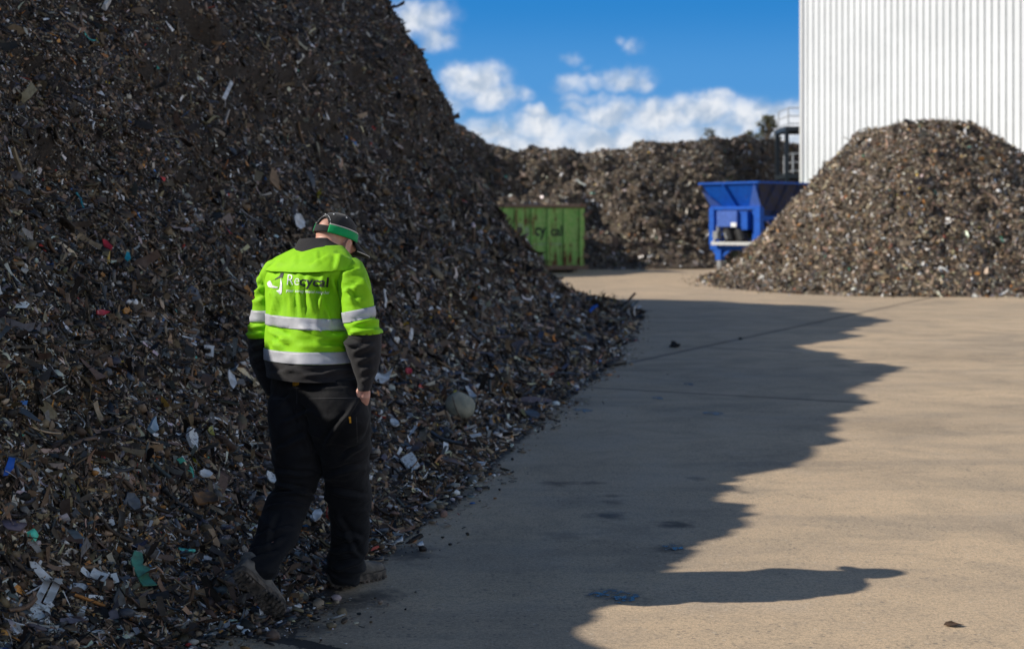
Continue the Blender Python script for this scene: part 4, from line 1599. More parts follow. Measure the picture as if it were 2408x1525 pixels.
def jacket_text(body, x0, x1, ytop, ybot, slope, bold, mat, name, shear=.12, cap_h=None):
    b = text_bm(body, bold, shear)
    bx0, bx1, by0, by1 = bounds(b)
    ch_ = cap_h or by1
    refine(b, .12)
    fm = lambda u, v: (x0 + (u - bx0) / (bx1 - bx0) * (x1 - x0), ybot - v / ch_ * (ybot - ytop) + slope * (u - bx0) / (bx1 - bx0) * (x1 - x0))
    return obj(name, print_on(b, JBVH, fm, .003), mat, jacket)


# printed on the back of the jacket, baseline dropping a little to the right
jacket_text('Re', 674.5, 703.5, 645, 669.5, .03, -.012, WHITE, 'lettering', .12)
jacket_text('cycal', 704.5, 774, 648.5, 671, .055, .022, CHAR, 'lettering', .10)
jacket_text('your scrap metal recycler', 672, 775, 678.5, 685.5, .055, .012, WHITE, 'lettering', .06)


def logo(poly, mat):
    q = catmull(np.array(poly + [poly[0]], float), len(poly) * 4 + 1)[:-1] if mat is WHITE else poly
    b = patch_on(JBVH, [(610 + p[0] * .08333, 618 + p[1] * .08333) for p in q], .004, 6)
    return obj('emblem', b, mat, jacket)


LG = lambda pts: pts
logo(LG([(350, 510), (560, 370), (600, 285), (690, 270), (640, 440), (600, 405), (540, 430)]), CHAR)
logo(LG([(300, 495), (320, 560), (400, 640), (520, 680), (480, 705), (290, 690), (240, 650), (215, 580), (240, 530)]), WHITE)
logo(LG([(600, 420), (630, 560), (635, 720), (620, 860), (575, 885), (545, 850), (480, 780), (540, 760), (575, 660), (590, 540)]), WHITE)

# words over the cap's opening
b = text_bm('your scrap metal recycler', .02)
bx0, bx1, by0, by1 = bounds(b)
refine(b, .2)
for v in b.verts:
    t = (v.co.x - bx0) / (bx1 - bx0)
    ang = math.pi * (1 - t)
    k = 1.13 + v.co.y * .085
    az = math.cos(ang) * .5 * -1 * k
    el = math.sin(ang) * .40 * k
    v.co = cap_pt(-az if False else az * 1.0, max(el, .04) + .02, 1.012)
bmesh.ops.recalc_face_normals(b, faces=b.faces[:])
obj('lettering', b, WHITE, cap)

# ------------------------------------------------------------------ green skip


def rust_mat(name, col, col2, rust_amt=.5, vert=True):
    m, nt, b = new_mat(name)
    v = objcoord(nt, (3.2, 3.2, .55) if vert else (1, 1, 1))
    v2 = objcoord(nt)
    f = noise_tex(nt, 1.4, 6, .7, v, .4)
    f2 = noise_tex(nt, 1.1, 6, .65, v2)
    c = MIX(nt, MR(nt, noise_tex(nt, 6, 4, .6, v2), .35, .65), col, col2)
    rust = MR(nt, M(nt, 'ADD', M(nt, 'MULTIPLY', f, .65), M(nt, 'MULTIPLY', f2, .45)), 1.02 - rust_amt, 1.12 - rust_amt)
    c = MIX(nt, rust, c, MIX(nt, noise_tex(nt, 9, 4, .6, v2), (.20, .075, .03), (.09, .035, .02)))
    nt.links.new(c, b.inputs['Base Color'])
    setin(b, Roughness=.6)
    b.inputs['Specular IOR Level'].default_value = .3
    bump(nt, b, f2, .2, .02)
    return m


SKIP = rust_mat('skip_paint', (.24, .52, .12), (.36, .56, .17), .47)
SKIPR = rust_mat('skip_rim_rust', (.24, .17, .12), (.18, .12, .085), .4, False)
DARKST = simple_mat('dark_steel', (.03, .034, .04), .5, .3, 8)
q1 = gp(1374, 641)          # right front corner on the slab
q1 = Vector((2.66, 52.2, 0))
sx_ = Vector((.955, .295, 0)).normalized()     # along the side, to the right
sy_ = Vector((-sx_.y, sx_.x, 0))
LEN, WID, TOP, BOT = 5.2, 2.3, 2.46, .16
SO = q1 - sx_ * LEN


def sk(a, b, z):
    return SO + sx_ * a + sy_ * b + Vector((0, 0, z))


SR = Matrix((sx_, sy_, UP)).transposed()
skip = empty('skip_container', sk(LEN / 2, WID / 2, 0))
tag(skip, 'green rusty steel skip with ribbed side standing in front of the far heap', 'skip')


def part(name, bm_, mat, parent, smooth=False):
    o = obj(name, bm_, mat, None, smooth)
    root = parent
    while root.parent: root = root.parent
    o.data.transform(Matrix.Translation(-root.location))
    o.parent = parent
    return o


b = bmesh.new()
add_box(b, sk(LEN / 2, .03, (TOP + BOT) / 2), (LEN, .06, TOP - BOT), SR)
add_box(b, sk(LEN / 2, WID - .03, (TOP + BOT) / 2), (LEN, .06, TOP - BOT), SR)
add_box(b, sk(.03, WID / 2, (TOP + BOT) / 2), (.056, WID - .122, TOP - BOT - .01), SR)
add_box(b, sk(LEN - .03, WID / 2, (TOP + BOT) / 2), (.056, WID - .122, TOP - BOT - .01), SR)
add_box(b, sk(LEN / 2, WID / 2, BOT + .05), (LEN - .13, WID - .13, .08), SR)
body = part('body', b, SKIP, skip)
for k in range(9):
    a = LEN - .16 - k * .625
    if a < .05: break
    b = bmesh.new()
    add_box(b, sk(a, -.065, (TOP + BOT) / 2 - .02), (.11, .126, TOP - BOT - .22), SR)
    bevel_all(b, .012)
    part('rib', b, SKIP, skip)
b = bmesh.new()
add_box(b, sk(LEN / 2, -.03, TOP - .02), (LEN + .08, .16, .13), SR)
add_box(b, sk(LEN / 2, WID + .03, TOP - .02), (LEN + .08, .16, .13), SR)
add_box(b, sk(-.02, WID / 2, TOP - .022), (.16, WID - .11, .12), SR)
add_box(b, sk(LEN + .02, WID / 2, TOP - .022), (.16, WID - .11, .12), SR)
bevel_all(b, .02)
part('rim', b, SKIPR, skip)
b = bmesh.new()
add_box(b, sk(LEN / 2 + .04, -.03, BOT + .04), (LEN + .16, .18, .15), SR)
add_box(b, sk(LEN / 2, .6, .13), (LEN - .2, .16, .16), SR)
add_box(b, sk(LEN / 2, WID - .6, .13), (LEN - .2, .16, .16), SR)
part('base_rail', b, SKIPR, skip)
for a in (LEN - .45, .5):
    b = bmesh.new()
    add_tube(b, [sk(a, .22, .13), sk(a, .5, .13)], .13, 16)
    part('roller', b, DARKST, skip)
for z in (2.12, 1.28, .62):
    b = bmesh.new()
    add_tube(b, [sk(LEN + .05, -.05, z - .09), sk(LEN + .05, -.05, z + .09)], .05, 10)
    add_box(b, sk(LEN - .02, -.075, z), (.3, .05, .09), SR)
    part('hinge', b, SKIPR, skip)


def skip_text(body_, a0, a1, zb_, zt, bold, mat, name='lettering'):
    b = text_bm(body_, bold)
    bx0, bx1, by0, by1 = bounds(b)
    for v in b.verts:
        v.co = sk(a0 + (v.co.x - bx0) / (bx1 - bx0) * (a1 - a0), -.0045, zb_ + v.co.y / by1 * (zt - zb_))
    return part(name, b, mat, skip)


FADE = simple_mat('faded_charcoal_paint', (.012, .013, .016), .7, .4, 6, col2=(.03, .032, .03))
FADEW = simple_mat('faded_white_paint', (.55, .55, .48), .7, .4, 9, col2=(.2, .27, .12))
rib_a = LEN - .16
skip_text('Re', rib_a - .625 * 4 + .12, rib_a - .625 * 3 - .10, 1.36, 1.80, 0.0, FADEW)
skip_text('cy', rib_a - .625 * 3 + .12, rib_a - .625 * 2 - .08, 1.36, 1.66, .025, FADE)
skip_text('cal', rib_a - .625 * 2 + .10, rib_a - .625 * 1 - .08, 1.36, 1.72, .025, FADE)
skip_text('your scrap metal', rib_a - .625 * 4 + .1, rib_a - .625 * 2 - .07, 1.02, 1.11, .01, FADEW)
skip_text('recycler', rib_a - .625 * 2 + .09, rib_a - .625 - .08, 1.02, 1.11, .01, FADEW)
# scrap showing over the rim
n = 900
Pq = np.array([sk(random.uniform(.1, LEN - .1), random.uniform(.1, WID - .1), 0)[:] for _ in range(n)])
Pq[:, 2] = TOP - .12 + fbm(Pq, .9, 3, 8) * .16 + rng.random(n) * .06
cl, _ = pick_cols(n, PAL_SUN)
load = build_shreds('scrap_load', [('plate', Pq, np.tile(np.array((0, 0, 1.)), (n, 1)), np.clip(.16 * np.exp(rng.normal(0, .4, n)), .06, .4), cl, .6)], SHRED_SUN, None)
tag(load, 'loose brown shreds heaped inside the green skip up to its rim', 'scrap load', kind='stuff')

# ------------------------------------------------------------------ white clad building
WD = Vector((.66, -.75, 0)).normalized()       # along the wall, to the right
WN = Vector((-.75, -.66, 0)).normalized()      # out of the wall
W0 = at(1887, 430, 62)
WB, WT = W0.z, 16.5
W0.z = 0
CLAD = simple_mat('white_cladding', (.80, .825, .84), .45, .05, .22, spec=.3, col2=(.69, .715, .735))
GROOVE = simple_mat('cladding_groove_shade', (.46, .49, .49), .7, .2, 2)  # greyer than the sheet: shade of the slots put into the colour
b = bmesh.new()
pitch_ = .302
for k in range(86):
    s0 = k * pitch_
    line = [(s0, 0), (s0 + .246, 0), (s0 + .250, -.05), (s0 + .298, -.05), (s0 + .302, 0)]
    for i in range(4):
        (a0, d0), (a1, d1) = line[i], line[i + 1]
        pts = [W0 + WD * a0 + WN * d0, W0 + WD * a1 + WN * d1]
        vs = [b.verts.new(pts[0] + Vector((0, 0, WB))), b.verts.new(pts[1] + Vector((0, 0, WB))), b.verts.new(pts[1] + Vector((0, 0, WT))), b.verts.new(pts[0] + Vector((0, 0, WT)))]
        f = b.faces.new(vs)
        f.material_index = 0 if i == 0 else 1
bmesh.ops.remove_doubles(b, verts=b.verts[:], dist=.0005)
bldg = empty('industrial_building', W0)
tag(bldg, 'tall white building with vertical ribbed metal cladding rising behind the sunlit heap', 'building')
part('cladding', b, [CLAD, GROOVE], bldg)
BR = Matrix((WD, -WN, UP)).transposed()


def wp(a, d, z):
    return W0 + WD * a + WN * d + Vector((0, 0, z))


TRIM = simple_mat('white_trim', (.62, .63, .63), .45, .05, 3)
b = bmesh.new()
add_box(b, wp(-.03, -.06, (WB + WT) / 2), (.16, .26, WT - WB + .1), BR)
part('corner_trim', b, TRIM, bldg)
b = bmesh.new()
add_box(b, wp(13.1, .015, WB - .07), (26.0, .16, .16), BR)
part('base_flashing', b, TRIM, bldg)
b = bmesh.new()
add_box(b, wp(13.2, -6.3, (WT + WB) / 2), (26, 12, WT - WB - .1), BR)
part('inner_wall', b, simple_mat('grey_wall', (.5, .51, .52), .7, .1, 2), bldg)
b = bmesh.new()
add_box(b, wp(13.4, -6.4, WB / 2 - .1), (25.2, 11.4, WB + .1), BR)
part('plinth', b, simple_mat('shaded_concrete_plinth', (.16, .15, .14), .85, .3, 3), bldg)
b = bmesh.new()
add_box(b, wp(13.2, -6.3, WT + .05), (26.4, 12.4, .2), BR)
part('roof', b, TRIM, bldg)
for a in (.35, 6, 12, 18):
    b = bmesh.new()
    add_box(b, wp(a, -.28, WB / 2), (.25, .25, WB), BR)
    part('column', b, DARKST, bldg)
b = bmesh.new()
add_beam(b, wp(.1, -.2, WB + .1), wp(-1.0, .1, 0.0), .22, .22)
part('brace', b, DARKST, bldg)

# steel access platform beside the building
STEEL = simple_mat('grey_blue_steel', (.018, .027, .036), .5, .25, 5)
RAIL = simple_mat('galvanised_rail', (.62, .64, .65), .4, .15, 9, .4)
PY = 62.6
pf = empty('access_platform', at(1862, 535, PY) - Vector((0, 0, CAMZ)))
tag(pf, 'dark steel access platform with pale handrails beside the white building', 'platform')
xl, xr = at(1850, 500, PY).x, at(1887, 500, PY).x + .5
for (x, y) in ((xl, PY), (xl, PY + 2.2), (xr, PY + 2.2)):
    b = bmesh.new()
    add_box(b, (x, y, 3.0), (.17, .17, 6.0))
    part('post', b, STEEL, pf)
zd = zof(303, PY)
zm = zof(414, PY)
for z, nm in ((zd, 'deck'), (zm, 'deck')):
    b = bmesh.new()
    add_box(b, ((xl + xr) / 2, PY + 1.1, z), (xr - xl + .18, 2.5, .2))
    part(nm, b, STEEL, pf)
b = bmesh.new()
add_beam(b, (xl, PY, zm - 1.6), (xr, PY, zd - .2), .12)
part('brace', b, STEEL, pf)


def guard(z0, h, x0, x1, y0, y1):
    b = bmesh.new()
    for (x, y) in ((x0, y0), ((x0 + x1) / 2, y0), (x1, y0), (x0, y1)):
        add_tube(b, [(x, y, z0), (x, y, z0 + h)], .034, 8)
    for zz in (h, h * .55, h * .12):
        add_tube(b, [(x0, y1, z0 + zz), (x0, y0, z0 + zz), (x1, y0, z0 + zz)], .026, 8)
    part('guard_rail', b, RAIL, pf)


guard(zd + .13, .78, xl + .05, xr, PY - .1, PY + 2.2)
guard(zm + .13, .86, xl + .25, xr, PY - .1, PY + 1.9)

# bright green bin behind
b = bmesh.new()
GB = at(1864, 535, 61)
add_box(b, (GB.x, 61.6, 1.55), (.62, 1.2, 3.0))
bevel_all(b, .06, 2)
gbx = part('cabinet', b, simple_mat('bright_green_paint', (.04, .55, .06), .4, .2, 5), empty('machine_cabinet', (GB.x, 61.6, 0)))
mc = gbx.parent
tag(mc, 'bright green machine cabinet half hidden behind the blue hopper', 'machine')
b = bmesh.new()
add_box(b, (GB.x, 60.985, 2.45), (.3, .03, .5))
part('panel', b, simple_mat('pale_green_panel', (.25, .6, .3), .5, .2, 8), mc)

# ------------------------------------------------------------------ blue feed hopper
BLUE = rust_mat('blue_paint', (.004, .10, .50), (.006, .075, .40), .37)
BLUES = simple_mat('shaded_blue_paint', (.006, .02, .09), .6, .5, 6, col2=(.02, .02, .03))  # darkened blue: the shade on the hopper's sides is in the paint colour
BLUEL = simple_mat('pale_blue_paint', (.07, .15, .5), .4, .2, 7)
HRUST = simple_mat('hopper_edge_rust', (.22, .12, .08), .7, .5, 9, col2=(.09, .05, .035))
BLACKP = simple_mat('black_rubber', (.012, .012, .013), .55, .3, 9)
GALV = simple_mat('zinc_steel', (.36, .37, .38), .45, .25, 9, .3)
H0 = at(1665, 535, 55.2)
H0.z = 0
HX, HY = WD.copy(), -WN.copy()
HR = Matrix((HX, HY, UP)).transposed()


def hh(a, b_, z):
    return H0 + HX * a + HY * b_ + Vector((0, 0, z))


hop = empty('feed_hopper', hh(1.25, 2.5, 0))
tag(hop, 'blue steel feed hopper on legs with a flared trough beside the sunlit heap', 'hopper')
HWD, HL = 2.45, 4.7
zt, zn = 3.33, 2.42


def slab(bm_, pts, th):
    """plate through four points, th thick"""
    a = [Vector(p) for p in pts]
    nn = (a[1] - a[0]).cross(a[3] - a[0]).normalized() * th
    v0 = [bm_.verts.new(p) for p in a]
    v1 = [bm_.verts.new(p + nn) for p in a]
    bm_.faces.new(v0[::-1])
    bm_.faces.new(v1)
    for i in range(4):
        j = (i + 1) % 4
        bm_.faces.new((v0[i], v0[j], v1[j], v1[i]))


def quadpart(name, pts, th, mat, parent):
    b = bmesh.new()
    slab(b, pts, th)
    bmesh.ops.recalc_face_normals(b, faces=b.faces[:])
    return part(name, b, mat, parent)


# flared front plate, side plates, back
tr_ = quadpart('trough', [hh(-.16, -.18, zt), hh(HWD + .06, -.18, zt), hh(HWD - .12, .34, zn), hh(.14, .34, zn)], .05, BLUE, hop)
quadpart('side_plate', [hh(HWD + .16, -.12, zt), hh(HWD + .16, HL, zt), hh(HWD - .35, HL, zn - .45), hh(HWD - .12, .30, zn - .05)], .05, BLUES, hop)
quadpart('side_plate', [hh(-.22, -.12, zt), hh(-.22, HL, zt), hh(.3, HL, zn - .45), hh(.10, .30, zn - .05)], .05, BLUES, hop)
quadpart('end_plate', [hh(-.2, HL, zt), hh(HWD + .1, HL, zt), hh(HWD - .35, HL - .3, zn - .45), hh(.3, HL - .3, zn - .45)], .05, BLUE, hop)
# corner wings: triangles that flank the front plate
for tri in ([hh(-.1, -.1, zt - .25), hh(.58, .42, zn - .02), hh(-.02, .36, zn - .02)], [hh(HWD + .02, -.12, zt), hh(HWD + .02, .30, zn), hh(HWD - .62, .38, zn)]):
    b = bmesh.new()
    vs = [b.verts.new(p + HY * -.14) for p in tri] + [b.verts.new(p + HY * -.11) for p in tri]
    b.faces.new(vs[:3])
    b.faces.new(vs[3:][::-1])
    for i in range(3):
        j = (i + 1) % 3
        b.faces.new((vs[i], vs[j], vs[3 + j], vs[3 + i]))
    bmesh.ops.recalc_face_normals(b, faces=b.faces[:])
    part('wing_plate', b, BLUEL, hop)
b = bmesh.new()
add_beam(b, hh(.95, -.22, zt - .02), hh(1.22, .30, zn), .14, .10)
part('stiffener', b, BLUE, hop)
b = bmesh.new()
add_beam(b, hh(-.30, -.2, zt + .02), hh(HWD + .2, -.2, zt + .02), .07, .07)
add_beam(b, hh(HWD + .2, -.2, zt + .02), hh(HWD + .2, HL, zt + .02), .07, .07)
add_beam(b, hh(-.26, -.16, zt + .02), hh(-.26, HL, zt + .02), .07, .07)
part('rim', b, BLUE, hop)
for k in range(6):
    b = bmesh.new()
    bb_ = .55 + k * .75
    add_beam(b, hh(HWD + .14, bb_ + .25, zt - .08), hh(HWD - .30, bb_ - .15, zn - .35), .16, .10)
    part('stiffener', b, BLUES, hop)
# frame
for (a, bb_) in ((.10, .2), (2.36, .2)):
    b = bmesh.new()
    add_box(b, hh(a, bb_, (1.0 + 2.4) / 2), (.24, .24, 1.42), HR)
    part('column', b, BLUE, hop)
for (a, bb_) in ((.42, .22), (2.14, .22)):
    b = bmesh.new()
    add_box(b, hh(a, bb_, (1.0 + 2.35) / 2), (.14, .16, 1.34), HR)
    part('column', b, BLUE, hop)
for z, h_ in ((2.40, .12), (.90, .2)):
    b = bmesh.new()
    add_box(b, hh(HWD / 2, .2, z), (HWD - .02, .2, h_), HR)
    part('cross_beam', b, BLUE, hop)
for a in (.44, 1.95):
    b = bmesh.new()
    add_box(b, hh(a, .2, .66), (.27, .24, .52), HR)
    leg = part('leg', b, BLUE, hop)
    b = bmesh.new()
    add_box(b, hh(a, .2, .21), (.19, .18, .42), HR)
    part('foot', b, GALV, leg)
    for d, s_ in ((.6, 1), (-.38, -1)):
        b = bmesh.new()
        add_beam(b, hh(a, .2, .45), hh(a + d, .2, .86), .10, .09)
        part('brace', b, BLUE, leg)
for a in (.44, 1.95):
    b = bmesh.new()
    add_box(b, hh(a, HL - .6, .7), (.24, .24, 1.4), HR)
    part('leg', b, BLUE, hop)
# long side: rails and cross bracing in the shade
for a in (.2, HWD - .12):
    for z in (2.02, 1.02):
        b = bmesh.new()
        add_beam(b, hh(a, .3, z), hh(a, HL - .2, z), .12, .14)
        part('side_rail', b, BLUE, hop)
    for k in range(2):
        y0, y1 = .5 + 1.95 * k, 2.4 + 1.95 * k
        for z0, z1 in ((1.08, 1.96), (1.96, 1.08)):
            b = bmesh.new()
            add_beam(b, hh(a + .02, y0, z0), hh(a + .02, y1, z1), .06, .08)
            part('cross_brace', b, BLUE, hop)
b = bmesh.new()
add_box(b, hh(HWD / 2, 2.4, 1.5), (HWD - .8, 3.8, .16), HR)
part('conveyor_bed', b, BLACKP, hop)
b = bmesh.new()
add_box(b, hh(HWD + .05, HL - .9, 2.5), (.5, 1.3, 1.0), HR)
part('end_box', b, BLUE, hop)
b = bmesh.new()
add_box(b, hh(HWD + .12, HL - 1.2, 2.0), (.25, .28, .26), HR)
part('beacon', b, ORANGE, hop)
# control box, motors, hydraulics under the trough
b = bmesh.new()
add_box(b, hh(1.12, .02, 1.98), (1.0, .5, .62), HR)
bevel_all(b, .02)
cbx = part('control_box', b, BLUEL, hop)
b = bmesh.new()
add_box(b, hh(1.48, -.245, 1.76), (.26, .02, .16), HR)
part('label', b, WHITE, cbx)
b = bmesh.new()
add_box(b, hh(1.75, .12, 1.92), (.5, .4, .7), HR)
part('motor_housing', b, BLUE, hop)
for a in (1.05, 1.62):
    b = bmesh.new()
    add_tube(b, [hh(a - .1, .1, 1.55), hh(a + .08, .05, 1.12)], [.27, .22], 20)
    part('drum', b, BLACKP, hop)
b = bmesh.new()
add_tube(b, [hh(.78, -.05, 1.38), hh(1.02, -.1, 1.56)], .05, 10)
part('strut', b, BLUE, hop)
b = bmesh.new()
add_tube(b, [hh(.98, -.18, 1.46), hh(1.12, -.2, 1.22)], .04, 10)
part('ram', b, GALV, hop)
b = bmesh.new()
add_box(b, hh(.47, -.02, 1.36), (.27, .26, .30), HR)
bevel_all(b, .03)
add_tube(b, [hh(.54, -.02, 1.5), hh(.54, -.02, 1.75)], .08, 12)
part('valve_block', b, GALV, hop)
b = bmesh.new()
add_tube(b, [hh(.47, -.1, 1.25), hh(.35, -.14, 1.08), hh(.5, -.1, 1.0)], .025, 8)
part('hose', b, WHITE, hop)
b = bmesh.new()
add_box(b, hh(1.65, -.08, 1.04), (2.75, .14, .13), HR)
bevel_all(b, .01)
ba = part('light_bar', b, simple_mat('pale_steel_bar', (.62, .63, .62), .45, .2, 5), hop)
tag(ba, 'pale horizontal bar across the front of the hopper')
b = bmesh.new()
add_box(b, hh(2.93, -.16, 1.02), (.34, .05, .14), HR)
part('red_lamp', b, simple_mat('red_lens', (.5, .05, .06), .3, .2, 20), ba)

# ------------------------------------------------------------------ trees behind the far heap
LEAF = new_mat('eucalypt_leaf')
_m, _nt, _b = LEAF
_a = N(_nt, 'ShaderNodeAttribute', attribute_name='tint')
_nt.links.new(_a.outputs['Color'], _b.inputs['Base Color'])
setin(_b, Roughness=.6)
LEAF = _m
BARK = simple_mat('bark', (.16, .13, .10), .9, .4, 6)


def tree(px, py_top, width_px, Y, label, seed, clumps):
    r_ = np.random.default_rng(seed)
    rd = random.Random(seed)
    x = (px - CX) / F * Y
    top = zof(py_top, Y)
    wr = width_px / F * Y / 2
    t = empty('tree', (x, Y, 0))
    tag(t, label, 'tree', 'trees beyond the far heap')
    b = bmesh.new()
    add_tube(b, [(x + .3, Y, 0), (x + .15, Y, top * .45), (x, Y, top * .75), (x, Y, top * .93)], [.26, .2, .12, .04], 10)
    P, = [[]]
    for k in range(clumps):
        a = rd.uniform(0, 2 * math.pi)
        rr_ = wr * math.sqrt(rd.random()) * .85
        zz = top - rd.random() ** 1.2 * 3.2 - .25
        rr_ *= min(1, (top - zz + .3) / 1.6)
        c = Vector((x + rr_ * math.cos(a), Y + rr_ * math.sin(a), zz))
        add_tube(b, [(x + .05, Y, zz - .9), ((x + c.x) / 2, (Y + c.y) / 2, zz - .35), c], [.06, .035, .012], 5, False)
        m = rd.randint(40, 90)
        s = rd.uniform(.16, .36)
        q = r_.normal(0, 1, (m, 3))
        q /= np.linalg.norm(q, axis=1, keepdims=True)
        q *= (r_.random((m, 1)) ** .5) * s * np.array((1.1, 1.1, .75))
        P.append(np.array(c[:]) + q)
    part('trunk', b, BARK, t, True)
    P = np.concatenate(P)
    n = len(P)
    nn = r_.normal(0, 1, (n, 3))
    nn /= np.linalg.norm(nn, axis=1, keepdims=True)
    sz = r_.uniform(.07, .16, n)
    cols = np.array((.085, .085, .034)) * np.exp(r_.normal(0, .35, (n, 1))) * np.array((1, 1, 1)) * (1 + .3 * r_.normal(0, 1, (n, 1)) * np.array((1, .3, .1)))
    cr_ = build_shreds('crown', [('flat', P - np.array((x, Y, 0)), nn, sz, np.clip(cols, .01, .3), .3)], LEAF, t)
    return t


tree(1668, 299, 46, 105, 'small tree peeking over the far heap, the left one of three', 3, 34)
tree(1806, 266, 70, 105, 'tallest tree behind the far heap with an upright leafy crown', 4, 85)
tree(1764, 302, 70, 103, 'low spreading tree beyond the far heap, between the other two', 5, 60)
#PART3
# ------------------------------------------------------------------ pieces one can point to on the near heap and the slab


def piece_frame(px, py, tilt_=0.0, spin=0.0, lift=.02):
    p, nn = on_heap(px, py)
    nn = (nn + Vector((0, -.25, .15))).normalized()
    p = p + nn * (lift + .006 * max(0.0, p.y - 6.5))
    # x axis follows the picture's horizontal on the surface
    x = Vector((1, 0, 0)) - nn * nn.x
    x.normalize()
    y = nn.cross(x)
    rot = Matrix((x, y, nn)).transposed() @ Matrix.Rotation(spin, 3, 'Z') @ Matrix.Rotation(tilt_, 3, 'X')
    return p, rot, p.y / F          # metres per picture unit there


def flat_piece(name, label, cat, px, py, poly, mat, spin=0.0, tilt_=0.0, thick=.006, curl=0.0, lift=.025, group=None, sub=3):
    """poly in picture units about (px, py), y down"""
    p, rot, m = piece_frame(px, py, tilt_, 0, lift)
    nn = rot @ Vector((0, 0, 1))
    yv = rot @ Vector((0, 1, 0))
    fore = max(.3, yv.z - (p.z - CAMZ) / p.y * yv.y)      # the surface leans away, so stretch down the slope
    b = bmesh.new()
    cs, sn = math.cos(spin), math.sin(spin)
    vs = [b.verts.new(((x * cs - y * sn) * m, -(x * sn + y * cs) * m / fore, 0)) for x, y in poly]
    b.faces.new(vs)
    bmesh.ops.triangulate(b, faces=b.faces[:])
    for _ in range(sub):
        bmesh.ops.subdivide_edges(b, edges=b.edges[:], cuts=1)
        bmesh.ops.triangulate(b, faces=b.faces[:])
    R_ = max(v.co.length for v in b.verts) + 1e-6
    for v in b.verts:
        v.co.z += curl * (v.co.x ** 2) / R_ + .05 * R_ * float(vnoise(np.array([[v.co.x / R_ * 2.2, v.co.y / R_ * 2.2, px]]))[0])
    bmesh.ops.recalc_face_normals(b, faces=b.faces[:])
    bmesh.ops.solidify(b, geom=b.faces[:], thickness=thick)
    b.transform(rot.to_4x4())
    o = obj(name, b, mat, None, False)
    o.location = p
    tag(o, label, cat, group)
    return o


PW = simple_mat('dirty_white_plastic', (.74, .75, .76), .5, .2, 14, col2=(.48, .46, .43))
PWD = simple_mat('speckled_white_board', (.72, .72, .69), .6, .2, 60, col2=(.33, .31, .28), lo=.5, hi=.62)
PG = simple_mat('faded_green_plastic', (.11, .37, .24), .5, .2, 22, col2=(.10, .22, .15))
PR = simple_mat('red_plastic', (.55, .035, .045), .45, .3, 18)
PT = simple_mat('teal_plastic', (.03, .34, .42), .45, .3, 18)
PB = simple_mat('blue_plastic', (.02, .12, .55), .45, .3, 12)
PO = simple_mat('orange_plastic', (.62, .26, .03), .5, .3, 18)
PY_ = simple_mat('yellow_green_plastic', (.36, .33, .05), .5, .3, 18)
PGR = simple_mat('grey_plastic', (.12, .13, .15), .5, .3, 18)
PBR = simple_mat('brown_cardboard', (.26, .17, .10), .8, .3, 18)
PRU = simple_mat('rusty_metal', (.24, .11, .035), .75, .5, 24, col2=(.10, .06, .035))
PTAN = simple_mat('tan_wood', (.33, .25, .15), .8, .3, 30)
PBK = simple_mat('black_rubber_scrap', (.012, .012, .013), .6, .3, 20)
TWIG = simple_mat('twig_bark', (.11, .075, .05), .85, .3, 40)

rect = lambda w, h: [(-w / 2, -h / 2), (w / 2, -h / 2 + .08 * h), (w / 2 * .94, h / 2), (-w / 2 * .97, h / 2 * .95)]
shard = lambda w, h: [(-w / 2, -h * .1), (-w * .2, -h / 2), (w * .25, -h * .42), (w / 2, 0), (w * .3, h * .42), (-w * .1, h / 2), (-w * .42, h * .3)]

# boulder
p, rot, m = piece_frame(1078, 978, 0, 0, .02)
b = bmesh.new()
bmesh.ops.create_icosphere(b, subdivisions=4, radius=1)
for v in b.verts:
    v.co = Vector((v.co.x * 37, v.co.y * 33, v.co.z * 31)) * m
Pn = bm_coords(b)
for v, d in zip(b.verts, fbm(Pn, 9, 3, 700) * .012 + fbm(Pn, 40, 3, 701) * .002):
    v.co += v.co.normalized() * float(d)
b.transform(Matrix.Rotation(R(25), 4, 'Y'))
st = obj('boulder', b, simple_mat('lichen_stone', (.44, .40, .29), .85, .3, 12, 0, .5, 60, col2=(.27, .27, .21)), None, True)
st.location = p + Vector((0.01, -.06, .045))
tag(st, 'smooth rounded greenish tan stone on the lower slope right of the man', 'stone')

flat_piece('plastic_strip', 'faded green torn plastic strip at the foot of the heap, left of the man', 'plastic strip', 330, 1361,
           [(-40, -30), (-22, -34), (-10, -22), (-8, -12), (12, -10), (16, 6), (44, 26), (14, 30), (-2, 16), (-38, -12)], PG, 0, 0, .006, .35, .035)
flat_piece('plastic_batten', 'white slat lying aslant above two upright slats near the bottom left', 'slat', 88, 1351,
           [(-36, -24), (-12, -24), (38, 14), (16, 24)], PW, 0, 0, .006, .1, .035)
flat_piece('plastic_batten', 'white upright slat near the bottom left, the left of a pair', 'slat', 96, 1408, [(-10, -30), (7, -32), (5, 34), (-12, 32)], PW, 0, 0, .006, .1, .03)
flat_piece('plastic_batten', 'white upright slat near the bottom left, the right of a pair', 'slat', 120, 1405, [(-8, -30), (11, -32), (8, 28), (-10, 26)], PW, 0, 0, .006, .1, .034)
flat_piece('broken_board', 'crumbled pale board under the pair of white upright slats', 'board', 92, 1448, shard(52, 40), PWD, 0, 0, .012, 0, .02)
flat_piece('tile_piece', 'speckled white square tile low on the heap right of the legs', 'tile', 964, 1101, [(-26, -2), (-2, -24), (22, 4), (4, 23)], PWD, 0, 0, .012, 0, .035)
flat_piece('plastic_shard', 'pale curved plastic shard beside his right hand', 'shard', 890, 906, [(-18, 4), (-10, -8), (6, -9), (22, -22), (18, 0), (4, 12), (-12, 12)], PW, 0, 0, .005, .8, .04)
flat_piece('red_scrap', 'red plastic scrap high on the dark slope left of his head', 'plastic scrap', 247, 593, [(-14, -7), (-4, -9), (14, 2), (12, 9), (-6, 4)], PR, 0, 0, .008, .3, .05)
